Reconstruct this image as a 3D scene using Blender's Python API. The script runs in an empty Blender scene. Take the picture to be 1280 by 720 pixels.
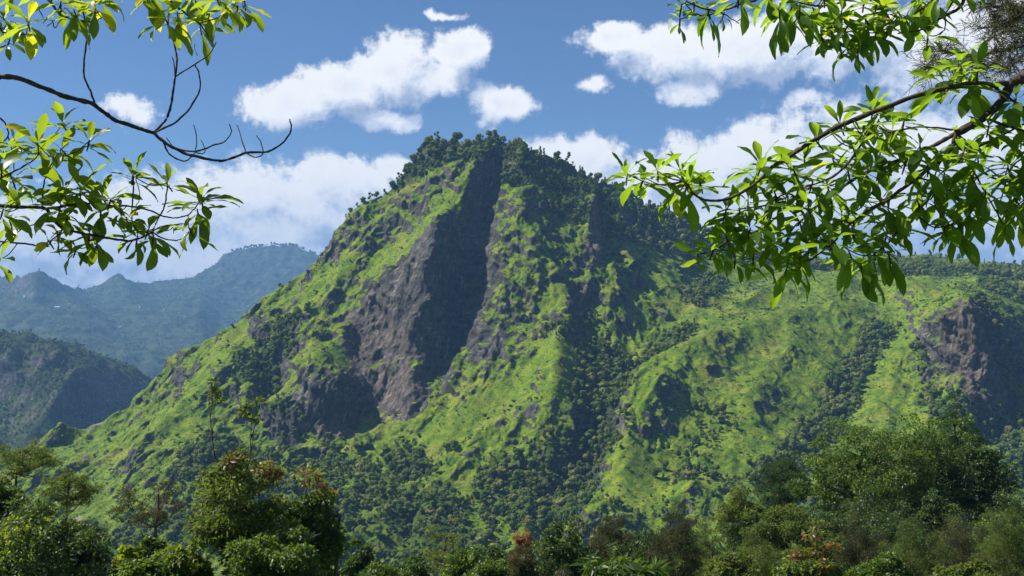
import bpy, math, random
import numpy as np
from mathutils import Vector, Matrix

# ------------------------------------------------------------------ camera, sky, sun, exposure
SC = bpy.context.scene
F, CX, HY = 1372.0, 640.0, 400.0          # focal length and principal column / horizon row, for a 1280 px wide frame
cam_d = bpy.data.cameras.new('camera'); cam = bpy.data.objects.new('camera', cam_d)
SC.collection.objects.link(cam); SC.camera = cam
cam.location = (0, 0, 0); cam.rotation_euler = (math.radians(90), 0, 0)
cam_d.sensor_width = 36; cam_d.lens = 36 * F / 1280
cam_d.shift_y = 40 / 1280
cam_d.clip_start = 0.1; cam_d.clip_end = 60000

def P(px, py, Y):                          # the point at depth Y seen at a pixel of the photograph
    return np.array([(px - CX) * Y / F, Y, (HY - py) * Y / F])

SUN_AZ, SUN_EL = math.radians(-82), math.radians(50)     # azimuth from +Y, positive to the right
sun_dir = Vector((math.sin(SUN_AZ) * math.cos(SUN_EL), math.cos(SUN_AZ) * math.cos(SUN_EL), math.sin(SUN_EL)))
sd = bpy.data.lights.new('sun', 'SUN'); sd.energy = 4.9; sd.angle = math.radians(0.6); sd.color = (1.0, 0.94, 0.83)
sun = bpy.data.objects.new('sun', sd); SC.collection.objects.link(sun)
sun.rotation_euler = sun_dir.to_track_quat('Z', 'Y').to_euler()

VS = SC.view_settings
SC.display_settings.display_device = 'sRGB'
VS.view_transform = 'Standard'; VS.look = 'None'; VS.gamma = 1; VS.use_curve_mapping = False
VS.exposure = 0.88
SC.cycles.use_denoising = True
SC.cycles.max_bounces = 6; SC.cycles.diffuse_bounces = 2; SC.cycles.glossy_bounces = 1
SC.cycles.transmission_bounces = 2; SC.cycles.transparent_max_bounces = 4; SC.cycles.volume_bounces = 0
SC.cycles.use_adaptive_sampling = True
SC.cycles.sample_clamp_indirect = 4

# ---- node helpers
class NT:
    def __init__(s, tree):
        s.t = tree; s.n = tree.nodes; s.l = tree.links
    def new(s, typ, **kw):
        n = s.n.new(typ)
        for k, v in kw.items():
            setattr(n, k, v)
        return n
    def put(s, sock, v):
        if isinstance(v, bpy.types.NodeSocket): s.l.new(v, sock)
        elif v is not None: sock.default_value = v
    def m(s, op, a, b=None, c=None, clamp=False):
        n = s.new('ShaderNodeMath', operation=op); n.use_clamp = clamp
        s.put(n.inputs[0], a)
        if b is not None: s.put(n.inputs[1], b)
        if c is not None: s.put(n.inputs[2], c)
        return n.outputs[0]
    def vm(s, op, a, b=None, scale=None):
        n = s.new('ShaderNodeVectorMath', operation=op)
        s.put(n.inputs[0], a)
        if b is not None: s.put(n.inputs[1], b)
        if scale is not None: s.put(n.inputs['Scale'], scale)
        return n.outputs['Value'] if op in ('LENGTH', 'DOT_PRODUCT', 'DISTANCE') else n.outputs[0]
    def noise(s, vec, scale, detail=4, rough=0.55, dist=0, out='Fac', typ=None, dim='3D'):
        n = s.new('ShaderNodeTexNoise', noise_dimensions=dim)
        if typ: n.noise_type = typ
        if vec is not None: s.put(n.inputs['Vector'], vec)
        n.inputs['Scale'].default_value = scale; n.inputs['Detail'].default_value = detail
        n.inputs['Roughness'].default_value = rough; n.inputs['Distortion'].default_value = dist
        return n.outputs[out]
    def ss(s, v, a, b, lo=0.0, hi=1.0):
        n = s.new('ShaderNodeMapRange', interpolation_type='SMOOTHSTEP')
        s.put(n.inputs['Value'], v)
        n.inputs['From Min'].default_value = a; n.inputs['From Max'].default_value = b
        n.inputs['To Min'].default_value = lo; n.inputs['To Max'].default_value = hi
        return n.outputs[0]
    def mix(s, f, a, b, mode='MIX'):
        n = s.new('ShaderNodeMix', data_type='RGBA', blend_type=mode)
        s.put(n.inputs[0], f)
        for sk, v in ((n.inputs[6], a), (n.inputs[7], b)):
            if isinstance(v, tuple) and len(v) == 3: v = (*v, 1)
            s.put(sk, v)
        return n.outputs[2]
    def ramp(s, f, stops):
        n = s.new('ShaderNodeValToRGB'); cr = n.color_ramp
        while len(cr.elements) < len(stops): cr.elements.new(0.5)
        for e, (p, c) in zip(cr.elements, stops):
            e.position = p; e.color = (*c, 1)
        s.put(n.inputs[0], f); return n.outputs[0]
    def attr(s, name, out='Fac'):
        n = s.new('ShaderNodeAttribute'); n.attribute_name = name; return n.outputs[out]

# ---- sky: Nishita with cumulus clouds set by direction (azimuth, elevation)
def blob(px, py, rx, ry, w=1.0):
    az = math.atan((px - CX) / F); el = math.atan((HY - py) / F * math.cos(az))
    return az, el, rx / F, ry / F, w
CLOUDS = [blob(*b) for b in [
    (362,128,62,40),(430,108,70,42),(500,88,66,48),(575,62,52,36),(478,148,56,20),(545,100,50,30),
    (624,134,52,27),
    (762,44,56,24),(835,62,80,38),(930,64,105,46),(1050,52,120,58),(1190,60,130,75),(868,108,46,22),
    (176,140,34,24,.5),(740,105,26,13,.7),(1000,128,26,13,.8),(556,12,30,7,.5),
    (488,214,34,22),(432,236,62,46),(380,262,70,44),(318,252,64,62),(240,262,90,62),(160,276,90,64),(70,300,130,70),
    (250,330,300,60,1.4),(-60,290,120,80),(120,300,180,50,1.3),(340,290,90,50,1.2),(430,275,50,40),
    (686,190,48,26),(740,198,60,34),(800,222,66,42),(880,210,76,52),(960,196,80,58),(1060,190,100,66),(1180,210,130,90),(1300,220,120,100),(1000,270,400,70,1.4),(760,235,70,34,1.1),
    (-300,180,160,70),(-420,60,140,60),(1600,140,200,80),(1750,300,260,90),(300,-260,200,70),(900,-420,260,90),(1500,-300,220,80),(-100,-500,200,80),(-700,300,300,80),(2400,250,300,90)]]  # this row: unseen clouds added out of frame for the lighting
W = bpy.data.worlds.new('World'); SC.world = W; W.use_nodes = True
grp = bpy.data.node_groups.new('cloud_density', 'ShaderNodeTree')
grp.interface.new_socket('Vector', in_out='INPUT', socket_type='NodeSocketVector')
grp.interface.new_socket('Density', in_out='OUTPUT', socket_type='NodeSocketFloat')
g = NT(grp); gi = g.new('NodeGroupInput'); go = g.new('NodeGroupOutput')
cur = None
v_in = gi.outputs[0]
warp = g.noise(v_in, 11, 2, 0.5, out='Color')
v_w = g.vm('ADD', v_in, g.vm('SCALE', g.vm('SUBTRACT', warp, (0.5, 0.5, 0.5)), scale=0.028))
for (az, el, rx, ry, w) in CLOUDS:
    d = g.vm('LENGTH', g.vm('MULTIPLY', g.vm('SUBTRACT', v_w, (az, el, 0)), (1 / rx, 1 / ry, 0)))
    f = g.m('MULTIPLY', g.m('SUBTRACT', 1.0, d), w)
    cur = f if cur is None else g.m('SMOOTH_MAX', cur, f, 0.25)
n1 = g.noise(v_in, 24, 10, 0.60, 0.15)
n2 = g.noise(v_in, 100, 6, 0.65)
dens = g.m('ADD', cur, g.m('MULTIPLY', g.m('SUBTRACT', n1, 0.5), 1.7))
dens = g.m('ADD', dens, g.m('MULTIPLY', g.m('SUBTRACT', n2, 0.5), 0.75))
g.l.new(dens, go.inputs[0])

w = NT(W.node_tree); w.n.clear()
out = w.new('ShaderNodeOutputWorld')
sky = w.new('ShaderNodeTexSky', sky_type='NISHITA'); sky.sun_disc = False
sky.sun_elevation = SUN_EL; sky.sun_rotation = SUN_AZ
sky.altitude = 1200; sky.air_density = 1.0; sky.dust_density = 0.1; sky.ozone_density = 9.0
tc = w.new('ShaderNodeTexCoord'); sx = w.new('ShaderNodeSeparateXYZ'); w.l.new(tc.outputs['Generated'], sx.inputs[0])
azn = w.m('ARCTAN2', sx.outputs[0], sx.outputs[1]); eln = w.m('ARCSINE', sx.outputs[2])
cv = w.new('ShaderNodeCombineXYZ'); w.l.new(azn, cv.inputs[0]); w.l.new(eln, cv.inputs[1])
def cd(vec):
    n = w.new('ShaderNodeGroup'); n.node_tree = grp; w.l.new(vec, n.inputs[0]); return n.outputs[0]
d0 = cd(cv.outputs[0])
d1 = cd(w.vm('ADD', cv.outputs[0], (-0.014, 0.024, 0)))
alpha = w.ss(d0, -0.02, 0.36)
lit = w.ss(w.m('SUBTRACT', w.m('ADD', d0, 0.25), d1), -0.35, 0.75)
thick = w.ss(d0, 0.5, 1.5)
lit = w.m('MULTIPLY', lit, w.m('SUBTRACT', 1.0, w.m('MULTIPLY', thick, 0.25)))
fine = w.noise(cv.outputs[0], 60, 5, 0.6)
lit = w.m('ADD', lit, w.m('MULTIPLY', w.m('SUBTRACT', fine, 0.5), 0.35), clamp=True)
ccol = w.ramp(lit, [(0.0, (0.22, 0.27, 0.37)), (0.45, (0.37, 0.41, 0.49)), (1.0, (0.58, 0.58, 0.58))])  # cloud light and shade painted as colour: white sunward sides, grey thick parts
bs = w.new('ShaderNodeBackground'); w.l.new(sky.outputs[0], bs.inputs[0]); bs.inputs[1].default_value = 0.054
bc = w.new('ShaderNodeBackground'); w.l.new(ccol, bc.inputs[0]); bc.inputs[1].default_value = 1.0
mx = w.new('ShaderNodeMixShader'); w.l.new(alpha, mx.inputs[0]); w.l.new(bs.outputs[0], mx.inputs[1]); w.l.new(bc.outputs[0], mx.inputs[2])
w.l.new(mx.outputs[0], out.inputs[0])
W.cycles.sampling_method = 'MANUAL'; W.cycles.sample_map_resolution = 256
# ------------------------------------------------------------------ materials
def newmat(name):
    m_ = bpy.data.materials.new(name); m_.use_nodes = True; t = NT(m_.node_tree)
    b = m_.node_tree.nodes['Principled BSDF']; return m_, t, b
def scaled_pos(t, s):
    g_ = t.new('ShaderNodeNewGeometry'); return t.vm('MULTIPLY', g_.outputs['Position'], s)

def slope_material(name, grass_a, grass_b, grass_dry, woodc, rockscale=1.0, bump=1.0):
    m_, t, b = newmat(name)
    p = scaled_pos(t, (1, 1, 1))
    rk, wd, rd = t.attr('rock'), t.attr('wood'), t.attr('red')
    n_l = t.noise(p, 0.012, 5, 0.6); n_m = t.noise(p, 0.06, 5, 0.65); n_s = t.noise(p, 0.25, 4, 0.7)
    gr = t.mix(t.ss(n_m, 0.35, 0.65), grass_a, grass_b)
    gr = t.mix(t.ss(n_l, 0.52, 0.72, 0, 0.6), gr, grass_dry)
    gr = t.mix(t.ss(n_s, 0.50, 0.66, 0, 0.75), gr, woodc)                  # tufts and bracken in the grass
    dirt = t.m('MULTIPLY', t.ss(t.noise(p, 0.035, 6, 0.7, 0.6), 0.60, 0.70), 0.65)
    gr = t.mix(dirt, gr, (0.17, 0.115, 0.06))
    # rock: stained purple-brown stone with flutes running down it
    sh_ = t.new('ShaderNodeVectorMath', operation='MULTIPLY_ADD'); sp_ = t.new('ShaderNodeSeparateXYZ'); t.l.new(p, sp_.inputs[0]); cz_ = t.new('ShaderNodeCombineXYZ'); t.l.new(sp_.outputs[2], cz_.inputs[0])
    t.l.new(cz_.outputs[0], sh_.inputs[0]); sh_.inputs[1].default_value = (-0.35, 0, 0); t.l.new(p, sh_.inputs[2])
    ps = t.vm('MULTIPLY', sh_.outputs[0], (0.12, 0.12, 0.013)); pb = scaled_pos(t, (0.03, 0.03, 0.10))
    st = t.noise(ps, 1.0, 8, 0.72, 0.8); bl = t.noise(pb, 1.0, 5, 0.6, 0.8)
    rc = t.ramp(t.m('ADD', t.m('MULTIPLY', st, 0.6), t.m('MULTIPLY', bl, 0.4)), [(0.36, (0.028, 0.028, 0.031)), (0.46, (0.072, 0.068, 0.070)), (0.54, (0.135, 0.121, 0.116)), (0.64, (0.30, 0.27, 0.25))])
    rc = t.mix(t.m('MULTIPLY', rd, 0.6), rc, t.mix(t.ss(st, 0.35, 0.65), (0.13, 0.085, 0.07), (0.32, 0.23, 0.19)))
    rc = t.mix(t.ss(n_m, 0.52, 0.66, 0, 0.75), rc, (0.05, 0.075, 0.022))   # moss and scrub on ledges
    e = t.m('ADD', rk, t.m('MULTIPLY', t.m('SUBTRACT', t.noise(p, 0.11, 6, 0.7), 0.5), 1.5))
    col = t.mix(t.ss(e, 0.40, 0.58), gr, rc)
    ew = t.m('ADD', wd, t.m('MULTIPLY', t.m('SUBTRACT', n_m, 0.5), 1.0))
    col = t.mix(t.ss(ew, 0.35, 0.85, 0, 0.8), col, woodc)
    fine = t.noise(p, 0.9, 3, 0.7); col = t.mix(t.ss(fine, 0.35, 0.65, 0.0, 0.75), col, t.mix(1.0, col, (0.45, 0.5, 0.42), 'MULTIPLY'))
    col = t.mix(t.attr('bare'), col, t.mix(fine, (0.22, 0.17, 0.11), (0.46, 0.40, 0.32)))
    t.put(b.inputs['Base Color'], col); b.inputs['Roughness'].default_value = 0.9
    b.inputs['Specular IOR Level'].default_value = 0.1
    hgt = t.m('ADD', t.m('MULTIPLY', t.noise(p, 0.35, 6, 0.75), 2.2), t.m('MULTIPLY', st, t.m('MULTIPLY', t.ss(rk, 0.3, 0.6), 7.0)))
    bp = t.new('ShaderNodeBump'); bp.inputs['Strength'].default_value = 0.8 * bump; bp.inputs['Distance'].default_value = 1.0
    t.put(bp.inputs['Height'], hgt); t.put(b.inputs['Normal'], bp.outputs[0])
    return m_
M_SLOPE = slope_material('grass_and_rock_slope', (0.085, 0.165, 0.010), (0.200, 0.265, 0.016), (0.300, 0.275, 0.055), (0.026, 0.044, 0.011))
M_FAR = slope_material('far_hill_slope', (0.035, 0.062, 0.018), (0.065, 0.090, 0.028), (0.13, 0.13, 0.05), (0.016, 0.030, 0.012))

def leaf_material(name, stops, transl=0.35, rough=0.5, spec=0.3, tint_obj=0.25, glow=(0.35, 0.55, 0.04), blotch=0):
    """Leaf colour varies per leaf (attribute 'tone') and a little per plant."""
    m_, t, b = newmat(name)
    tone = t.attr('tone'); oi = t.new('ShaderNodeObjectInfo')
    tn = t.m('ADD', tone, t.m('MULTIPLY', t.m('SUBTRACT', oi.outputs['Random'], 0.5), tint_obj), clamp=True)
    if blotch:
        bn = t.noise(scaled_pos(t, (1, 1, 1)), 38, 4, 0.65); tn = t.m('ADD', tn, t.m('MULTIPLY', t.m('SUBTRACT', bn, 0.5), blotch), clamp=True)
    col = t.ramp(tn, stops)
    if blotch:
        col = t.mix(t.ss(t.noise(scaled_pos(t, (1, 1, 1)), 55, 3, 0.6), 0.68, 0.74, 0, .8), col, (0.10, 0.055, 0.02))
    t.put(b.inputs['Base Color'], col); b.inputs['Roughness'].default_value = rough; b.inputs['Specular IOR Level'].default_value = spec
    tr = t.new('ShaderNodeBsdfTranslucent')
    t.put(tr.inputs[0], t.mix(0.5, t.mix(1.0, col, (2.2, 2.4, 1.2), 'MULTIPLY'), glow))
    ms = t.new('ShaderNodeMixShader'); ms.inputs[0].default_value = transl
    o_ = t.n['Material Output']; t.l.new(b.outputs[0], ms.inputs[1]); t.l.new(tr.outputs[0], ms.inputs[2]); t.l.new(ms.outputs[0], o_.inputs[0])
    return m_
def plain_material(name, a, bcol, scale, rough=0.85, stretch=(1, 1, 1), bump=0.3):
    m_, t, b = newmat(name); tcn = t.new('ShaderNodeTexCoord')
    n_ = t.noise(t.vm('MULTIPLY', tcn.outputs['Object'], stretch), scale, 5, 0.65)
    t.put(b.inputs['Base Color'], t.mix(t.ss(n_, 0.35, 0.65), a, bcol)); b.inputs['Roughness'].default_value = rough
    b.inputs['Specular IOR Level'].default_value = 0.25
    bp = t.new('ShaderNodeBump'); bp.inputs['Strength'].default_value = bump; bp.inputs['Distance'].default_value = 0.01
    t.put(bp.inputs['Height'], n_); t.put(b.inputs['Normal'], bp.outputs[0]); return m_
M_BARK = plain_material('bark', (0.05, 0.038, 0.028), (0.15, 0.12, 0.095), 9, stretch=(1, 1, 0.25))
M_TWIG = plain_material('dark_bark', (0.030, 0.022, 0.017), (0.085, 0.065, 0.05), 40)
M_HILLTREE = leaf_material('hillside_foliage', [(0.0, (0.026, 0.052, 0.009)), (0.45, (0.070, 0.115, 0.016)), (0.8, (0.13, 0.175, 0.024)), (1.0, (0.19, 0.17, 0.06))], 0.22, 0.8, 0.1)
M_SHRUB = leaf_material('scrub_foliage', [(0.0, (0.026, 0.052, 0.008)), (0.5, (0.062, 0.108, 0.014)), (0.85, (0.11, 0.16, 0.02)), (1.0, (0.17, 0.13, 0.06))], 0.12, 0.8, 0.1)
# ------------------------------------------------------------------ numeric noise
def _hash(ix, iy, iz, seed):
    h = (ix * 374761393 + iy * 668265263 + iz * 2147483647 + seed * 974634777) & 0xffffffff
    h = ((h ^ (h >> 13)) * 1274126177) & 0xffffffff
    return (h ^ (h >> 16)) & 0xffffffff
def pn(x, y, z=None, seed=0):              # gradient noise, about -0.8..0.8
    x = np.asarray(x, np.float64); y = np.asarray(y, np.float64)
    z = np.zeros_like(x) if z is None else np.asarray(z, np.float64)
    flat = not np.any(z)
    ix = np.floor(x).astype(np.int64); iy = np.floor(y).astype(np.int64); iz = np.floor(z).astype(np.int64)
    fx, fy, fz = x - ix, y - iy, z - iz
    u, v, w_ = [t * t * t * (t * (t * 6 - 15) + 10) for t in (fx, fy, fz)]
    res = []
    for dz in ((0,) if flat else (0, 1)):
        row = []
        for dy in (0, 1):
            c = []
            for dx in (0, 1):
                h = _hash(ix + dx, iy + dy, iz + dz, seed)
                a = (h & 0xffff) * (2 * np.pi / 65536)
                if flat: c.append(np.cos(a) * (fx - dx) + np.sin(a) * (fy - dy))
                else:
                    zz = ((h >> 16) & 0xffff) / 32768.0 - 1; r = np.sqrt(np.maximum(0, 1 - zz * zz))
                    c.append(r * np.cos(a) * (fx - dx) + r * np.sin(a) * (fy - dy) + zz * (fz - dz))
            row.append(c[0] + u * (c[1] - c[0]))
        res.append(row[0] + v * (row[1] - row[0]))
    return res[0] * 1.2 if flat else (res[0] + w_ * (res[1] - res[0])) * 1.2
def fbm(x, y, z=None, sc=1.0, oc=4, seed=0, rough=0.5, lac=2.03):
    s = 0; a = 1.0; k = 1.0 / sc; t = 0
    for i in range(oc):
        s = s + a * pn(x * k + 17.3 * i, y * k - 9.1 * i, None if z is None else z * k + 5.7 * i, seed + i); t += a; a *= rough; k *= lac
    return s / t
def ridged(x, y, z=None, sc=1.0, oc=4, seed=0, rough=0.5):
    s = 0; a = 1.0; k = 1.0 / sc; t = 0; w_ = 1.0
    for i in range(oc):
        n = 1 - np.abs(pn(x * k + 7.3 * i, y * k + 3.1 * i, None if z is None else z * k - 2.7 * i, seed + i)) * 1.9
        n = np.clip(n, 0, 1) ** 2
        s = s + a * n * w_; w_ = np.clip(n * 1.6, 0.15, 1); t += a; a *= rough; k *= 2.07
    return s / t
def sstep(v, a, b):
    t = np.clip((v - a) / (b - a), 0, 1); return t * t * (3 - 2 * t)

def tps(pts, vals, q, reg=0.0):            # thin-plate interpolation
    pts = np.asarray(pts, float) / 300.0; q = np.asarray(q, float) / 300.0; vals = np.asarray(vals, float)
    def phi(a, b):
        d2 = ((a[:, None, :] - b[None, :, :]) ** 2).sum(-1)
        return 0.5 * d2 * np.log(d2 + 1e-12)
    n = len(pts); A = np.zeros((n + 3, n + 3)); A[:n, :n] = phi(pts, pts) + np.eye(n) * reg
    A[:n, n] = 1; A[:n, n + 1:] = pts; A[n, :n] = 1; A[n + 1:, :n] = pts.T
    co = np.linalg.solve(A, np.concatenate([vals, np.zeros(3)]))
    out = np.empty(len(q))
    for i in range(0, len(q), 20000):
        qq = q[i:i + 20000]; out[i:i + 20000] = phi(qq, pts) @ co[:n] + co[n] + qq @ co[n + 1:]
    return out

def erode(H, cell, drops, seed, steps=44, batch=24000, cap=5.0, rate_e=0.32, rate_d=0.25, minsl=0.01):
    rng = np.random.default_rng(seed); h, wd = H.shape; G = (H / cell).ravel().copy()
    for b in range(drops // batch):
        n = batch
        px = rng.random(n) * (wd - 3) + 1; py = rng.random(n) * (h - 3) + 1
        dx = np.zeros(n); dy = np.zeros(n); vel = np.ones(n); wat = np.ones(n); sed = np.zeros(n)
        delta = np.zeros(h * wd); alive = np.ones(n, bool)
        for st in range(steps):
            ix = px.astype(np.int64); iy = py.astype(np.int64); u = px - ix; v = py - iy; k = iy * wd + ix
            a, bb, c, d = G[k], G[k + 1], G[k + wd], G[k + wd + 1]
            gx = (bb - a) * (1 - v) + (d - c) * v; gy = (c - a) * (1 - u) + (d - bb) * u
            h0 = a * (1 - u) * (1 - v) + bb * u * (1 - v) + c * (1 - u) * v + d * u * v
            dx = dx * 0.08 - gx * 0.92; dy = dy * 0.08 - gy * 0.92
            L = np.hypot(dx, dy) + 1e-9; dx /= L; dy /= L
            nx = px + dx; ny = py + dy
            alive &= (nx > 1) & (nx < wd - 2) & (ny > 1) & (ny < h - 2)
            nx = np.where(alive, nx, px); ny = np.where(alive, ny, py)
            jx = nx.astype(np.int64); jy = ny.astype(np.int64); p = nx - jx; q = ny - jy; kk = jy * wd + jx
            h1 = G[kk] * (1 - p) * (1 - q) + G[kk + 1] * p * (1 - q) + G[kk + wd] * (1 - p) * q + G[kk + wd + 1] * p * q
            dh = h1 - h0
            cp = np.maximum(-dh, minsl) * vel * wat * cap
            dep = np.where(dh > 0, np.minimum(dh, sed), np.where(sed > cp, (sed - cp) * rate_d, -np.minimum((cp - sed) * rate_e * 0.3, np.maximum(-dh, 0))))
            dep = np.where(alive, dep, 0)
            sed -= dep
            for o, wt in ((0, (1 - u) * (1 - v)), (1, u * (1 - v)), (wd, (1 - u) * v), (wd + 1, u * v)):
                delta += np.bincount(k + o, dep * wt, minlength=h * wd)
            vel = np.sqrt(np.clip(vel * vel - dh * 3, 0.05, 9)); wat *= 0.975; px, py = nx, ny
        D = delta.reshape(h, wd)
        for ax in (0, 1):
            D = 0.5 * D + 0.25 * np.roll(D, 1, ax) + 0.25 * np.roll(D, -1, ax)
        G += np.clip(D.ravel(), -0.6, 0.6)
    return G.reshape(h, wd) * cell

def bil(G, fx, fy):
    h, w_ = G.shape; fx = np.clip(fx, 0, w_ - 1.001); fy = np.clip(fy, 0, h - 1.001)
    ix = fx.astype(np.int64); iy = fy.astype(np.int64); u = fx - ix; v = fy - iy
    return (G[iy, ix] * (1 - u) + G[iy, ix + 1] * u) * (1 - v) + (G[iy + 1, ix] * (1 - u) + G[iy + 1, ix + 1] * u) * v

def relief(ctrl, crest, px0, px1, pybot, y0, y1, cell, back=0.8, zfloor=-330, dpx=4.0):
    """Heights on an x,y grid for a hillside whose slopes pass through surveyed points (px, py, depth)."""
    cols = np.arange(px0, px1 + 0.1, dpx); rows = np.arange(pybot, 140, -2.0)
    ctrl = np.asarray(ctrl, float)
    gx, gy = np.meshgrid(cols, rows)
    D = tps(ctrl[:, :2], ctrl[:, 2], np.stack([gx.ravel(), gy.ravel()], 1), 1e-4).reshape(gx.shape)
    cr = np.asarray(crest, float); cpy = np.interp(cols, cr[:, 0], cr[:, 1])
    ys = np.arange(y0, y1, cell); Z = np.empty((len(ys), len(cols)))
    for j in range(len(cols)):
        keep = rows > cpy[j]
        r = np.append(rows[keep], cpy[j]); d = D[keep, j]; d = np.append(d, d[-1] + 3)
        d = np.maximum.accumulate(d + np.arange(len(d)) * 0.02)
        z = (HY - r) * d / F
        yf, zf = d[0], z[0]
        yb = d[-1]; zb = z[-1]; t = np.array([15, 60, 150, 300, 600, 1200.0])
        by = yb + t; bz = zb - back * (t - 25 * (1 - np.exp(-t / 25)))
        yy = np.concatenate([[yf - 1200, yf - 400, yf - 150], d, by]); zz = np.concatenate([[zfloor - 60, zf - 150, zf - 80], z, np.maximum(bz, zfloor)])
        Z[:, j] = np.interp(ys, yy, zz)
    return cols, ys, Z

def to_grid(cols, ys, Z, x0, x1, cell):
    xs = np.arange(x0, x1, cell)
    X, Y = np.meshgrid(xs, ys); px = CX + F * X / Y
    H = bil(Z, (px - cols[0]) / (cols[1] - cols[0]), np.broadcast_to(np.arange(len(ys))[:, None], X.shape).astype(float))
    return xs, X, Y, H

def mesh_obj(name, verts, faces, mat=None, attrs=None, smooth=True, parent=None, facemat=None):
    me = bpy.data.meshes.new(name); verts = np.asarray(verts, np.float32); faces = np.asarray(faces, np.int32)
    k = faces.shape[1]
    me.vertices.add(len(verts)); me.vertices.foreach_set('co', verts.ravel())
    me.loops.add(faces.size); me.loops.foreach_set('vertex_index', faces.ravel())
    me.polygons.add(len(faces)); me.polygons.foreach_set('loop_start', np.arange(0, faces.size, k, dtype=np.int32))
    me.polygons.foreach_set('loop_total', np.full(len(faces), k, np.int32))
    me.polygons.foreach_set('use_smooth', np.full(len(faces), smooth, bool))
    for m_ in (mat if isinstance(mat, (list, tuple)) else [mat]):
        if m_: me.materials.append(m_)
    if facemat is not None: me.polygons.foreach_set('material_index', np.asarray(facemat, np.int32))
    for an, (dom, val) in (attrs or {}).items():
        a = me.attributes.new(an, 'FLOAT', dom); a.data.foreach_set('value', np.asarray(val, np.float32))
    me.update(calc_edges=True)
    o = bpy.data.objects.new(name, me); SC.collection.objects.link(o)
    if parent is not None: o.parent = parent
    return o

def tag(o, label=None, cat=None, group=None, kind=None):
    for k_, v_ in (('label', label), ('category', cat), ('group', group), ('kind', kind)):
        if v_: o[k_] = v_
    return o

def fan_mesh(H, xs, ys, pxa, pxb, ncol, nrow, ya, yb, wz=1.0):
    """Sight-line columns, rows spread evenly along the slope: even detail over cliffs and benches."""
    cell = ys[1] - ys[0]; u = (np.linspace(pxa, pxb, ncol) - CX) / F
    yy = np.linspace(ya, yb, 1400); U, YY = np.meshgrid(u, yy)
    ZZ = bil(H, (U * YY - xs[0]) / (xs[1] - xs[0]), (YY - ys[0]) / cell)
    # angular travel plus a share of true travel so back slopes keep some rows
    ang = ZZ / YY; dl = np.hypot(np.diff(ang, axis=0) * 1500, np.diff(YY, axis=0) / YY[:-1] * 160) + 0.05
    S = np.concatenate([np.zeros((1, ncol)), np.cumsum(dl, 0)]); S /= S[-1]
    # even the spacing between neighbouring columns
    K = 9; Sp = np.pad(S, ((0, 0), (K, K)), mode='edge'); S = sum(Sp[:, i:i + ncol] for i in range(2 * K + 1)) / (2 * K + 1)
    tt = np.linspace(0, 1, nrow); Yv = np.empty((nrow, ncol))
    for j in range(ncol): Yv[:, j] = np.interp(tt, S[:, j], yy)
    Xv = u[None, :] * Yv
    Zv = bil(H, (Xv - xs[0]) / (xs[1] - xs[0]), (Yv - ys[0]) / cell)
    i = np.arange(nrow * ncol).reshape(nrow, ncol)
    faces = np.stack([i[:-1, :-1], i[:-1, 1:], i[1:, 1:], i[1:, :-1]], -1).reshape(-1, 4)
    return np.stack([Xv, Yv, Zv], -1), faces
def grid_normals(V):
    du = np.gradient(V, axis=1); dv = np.gradient(V, axis=0)
    n = np.cross(du, dv); return n / (np.linalg.norm(n, axis=-1, keepdims=True) + 1e-9)
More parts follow.
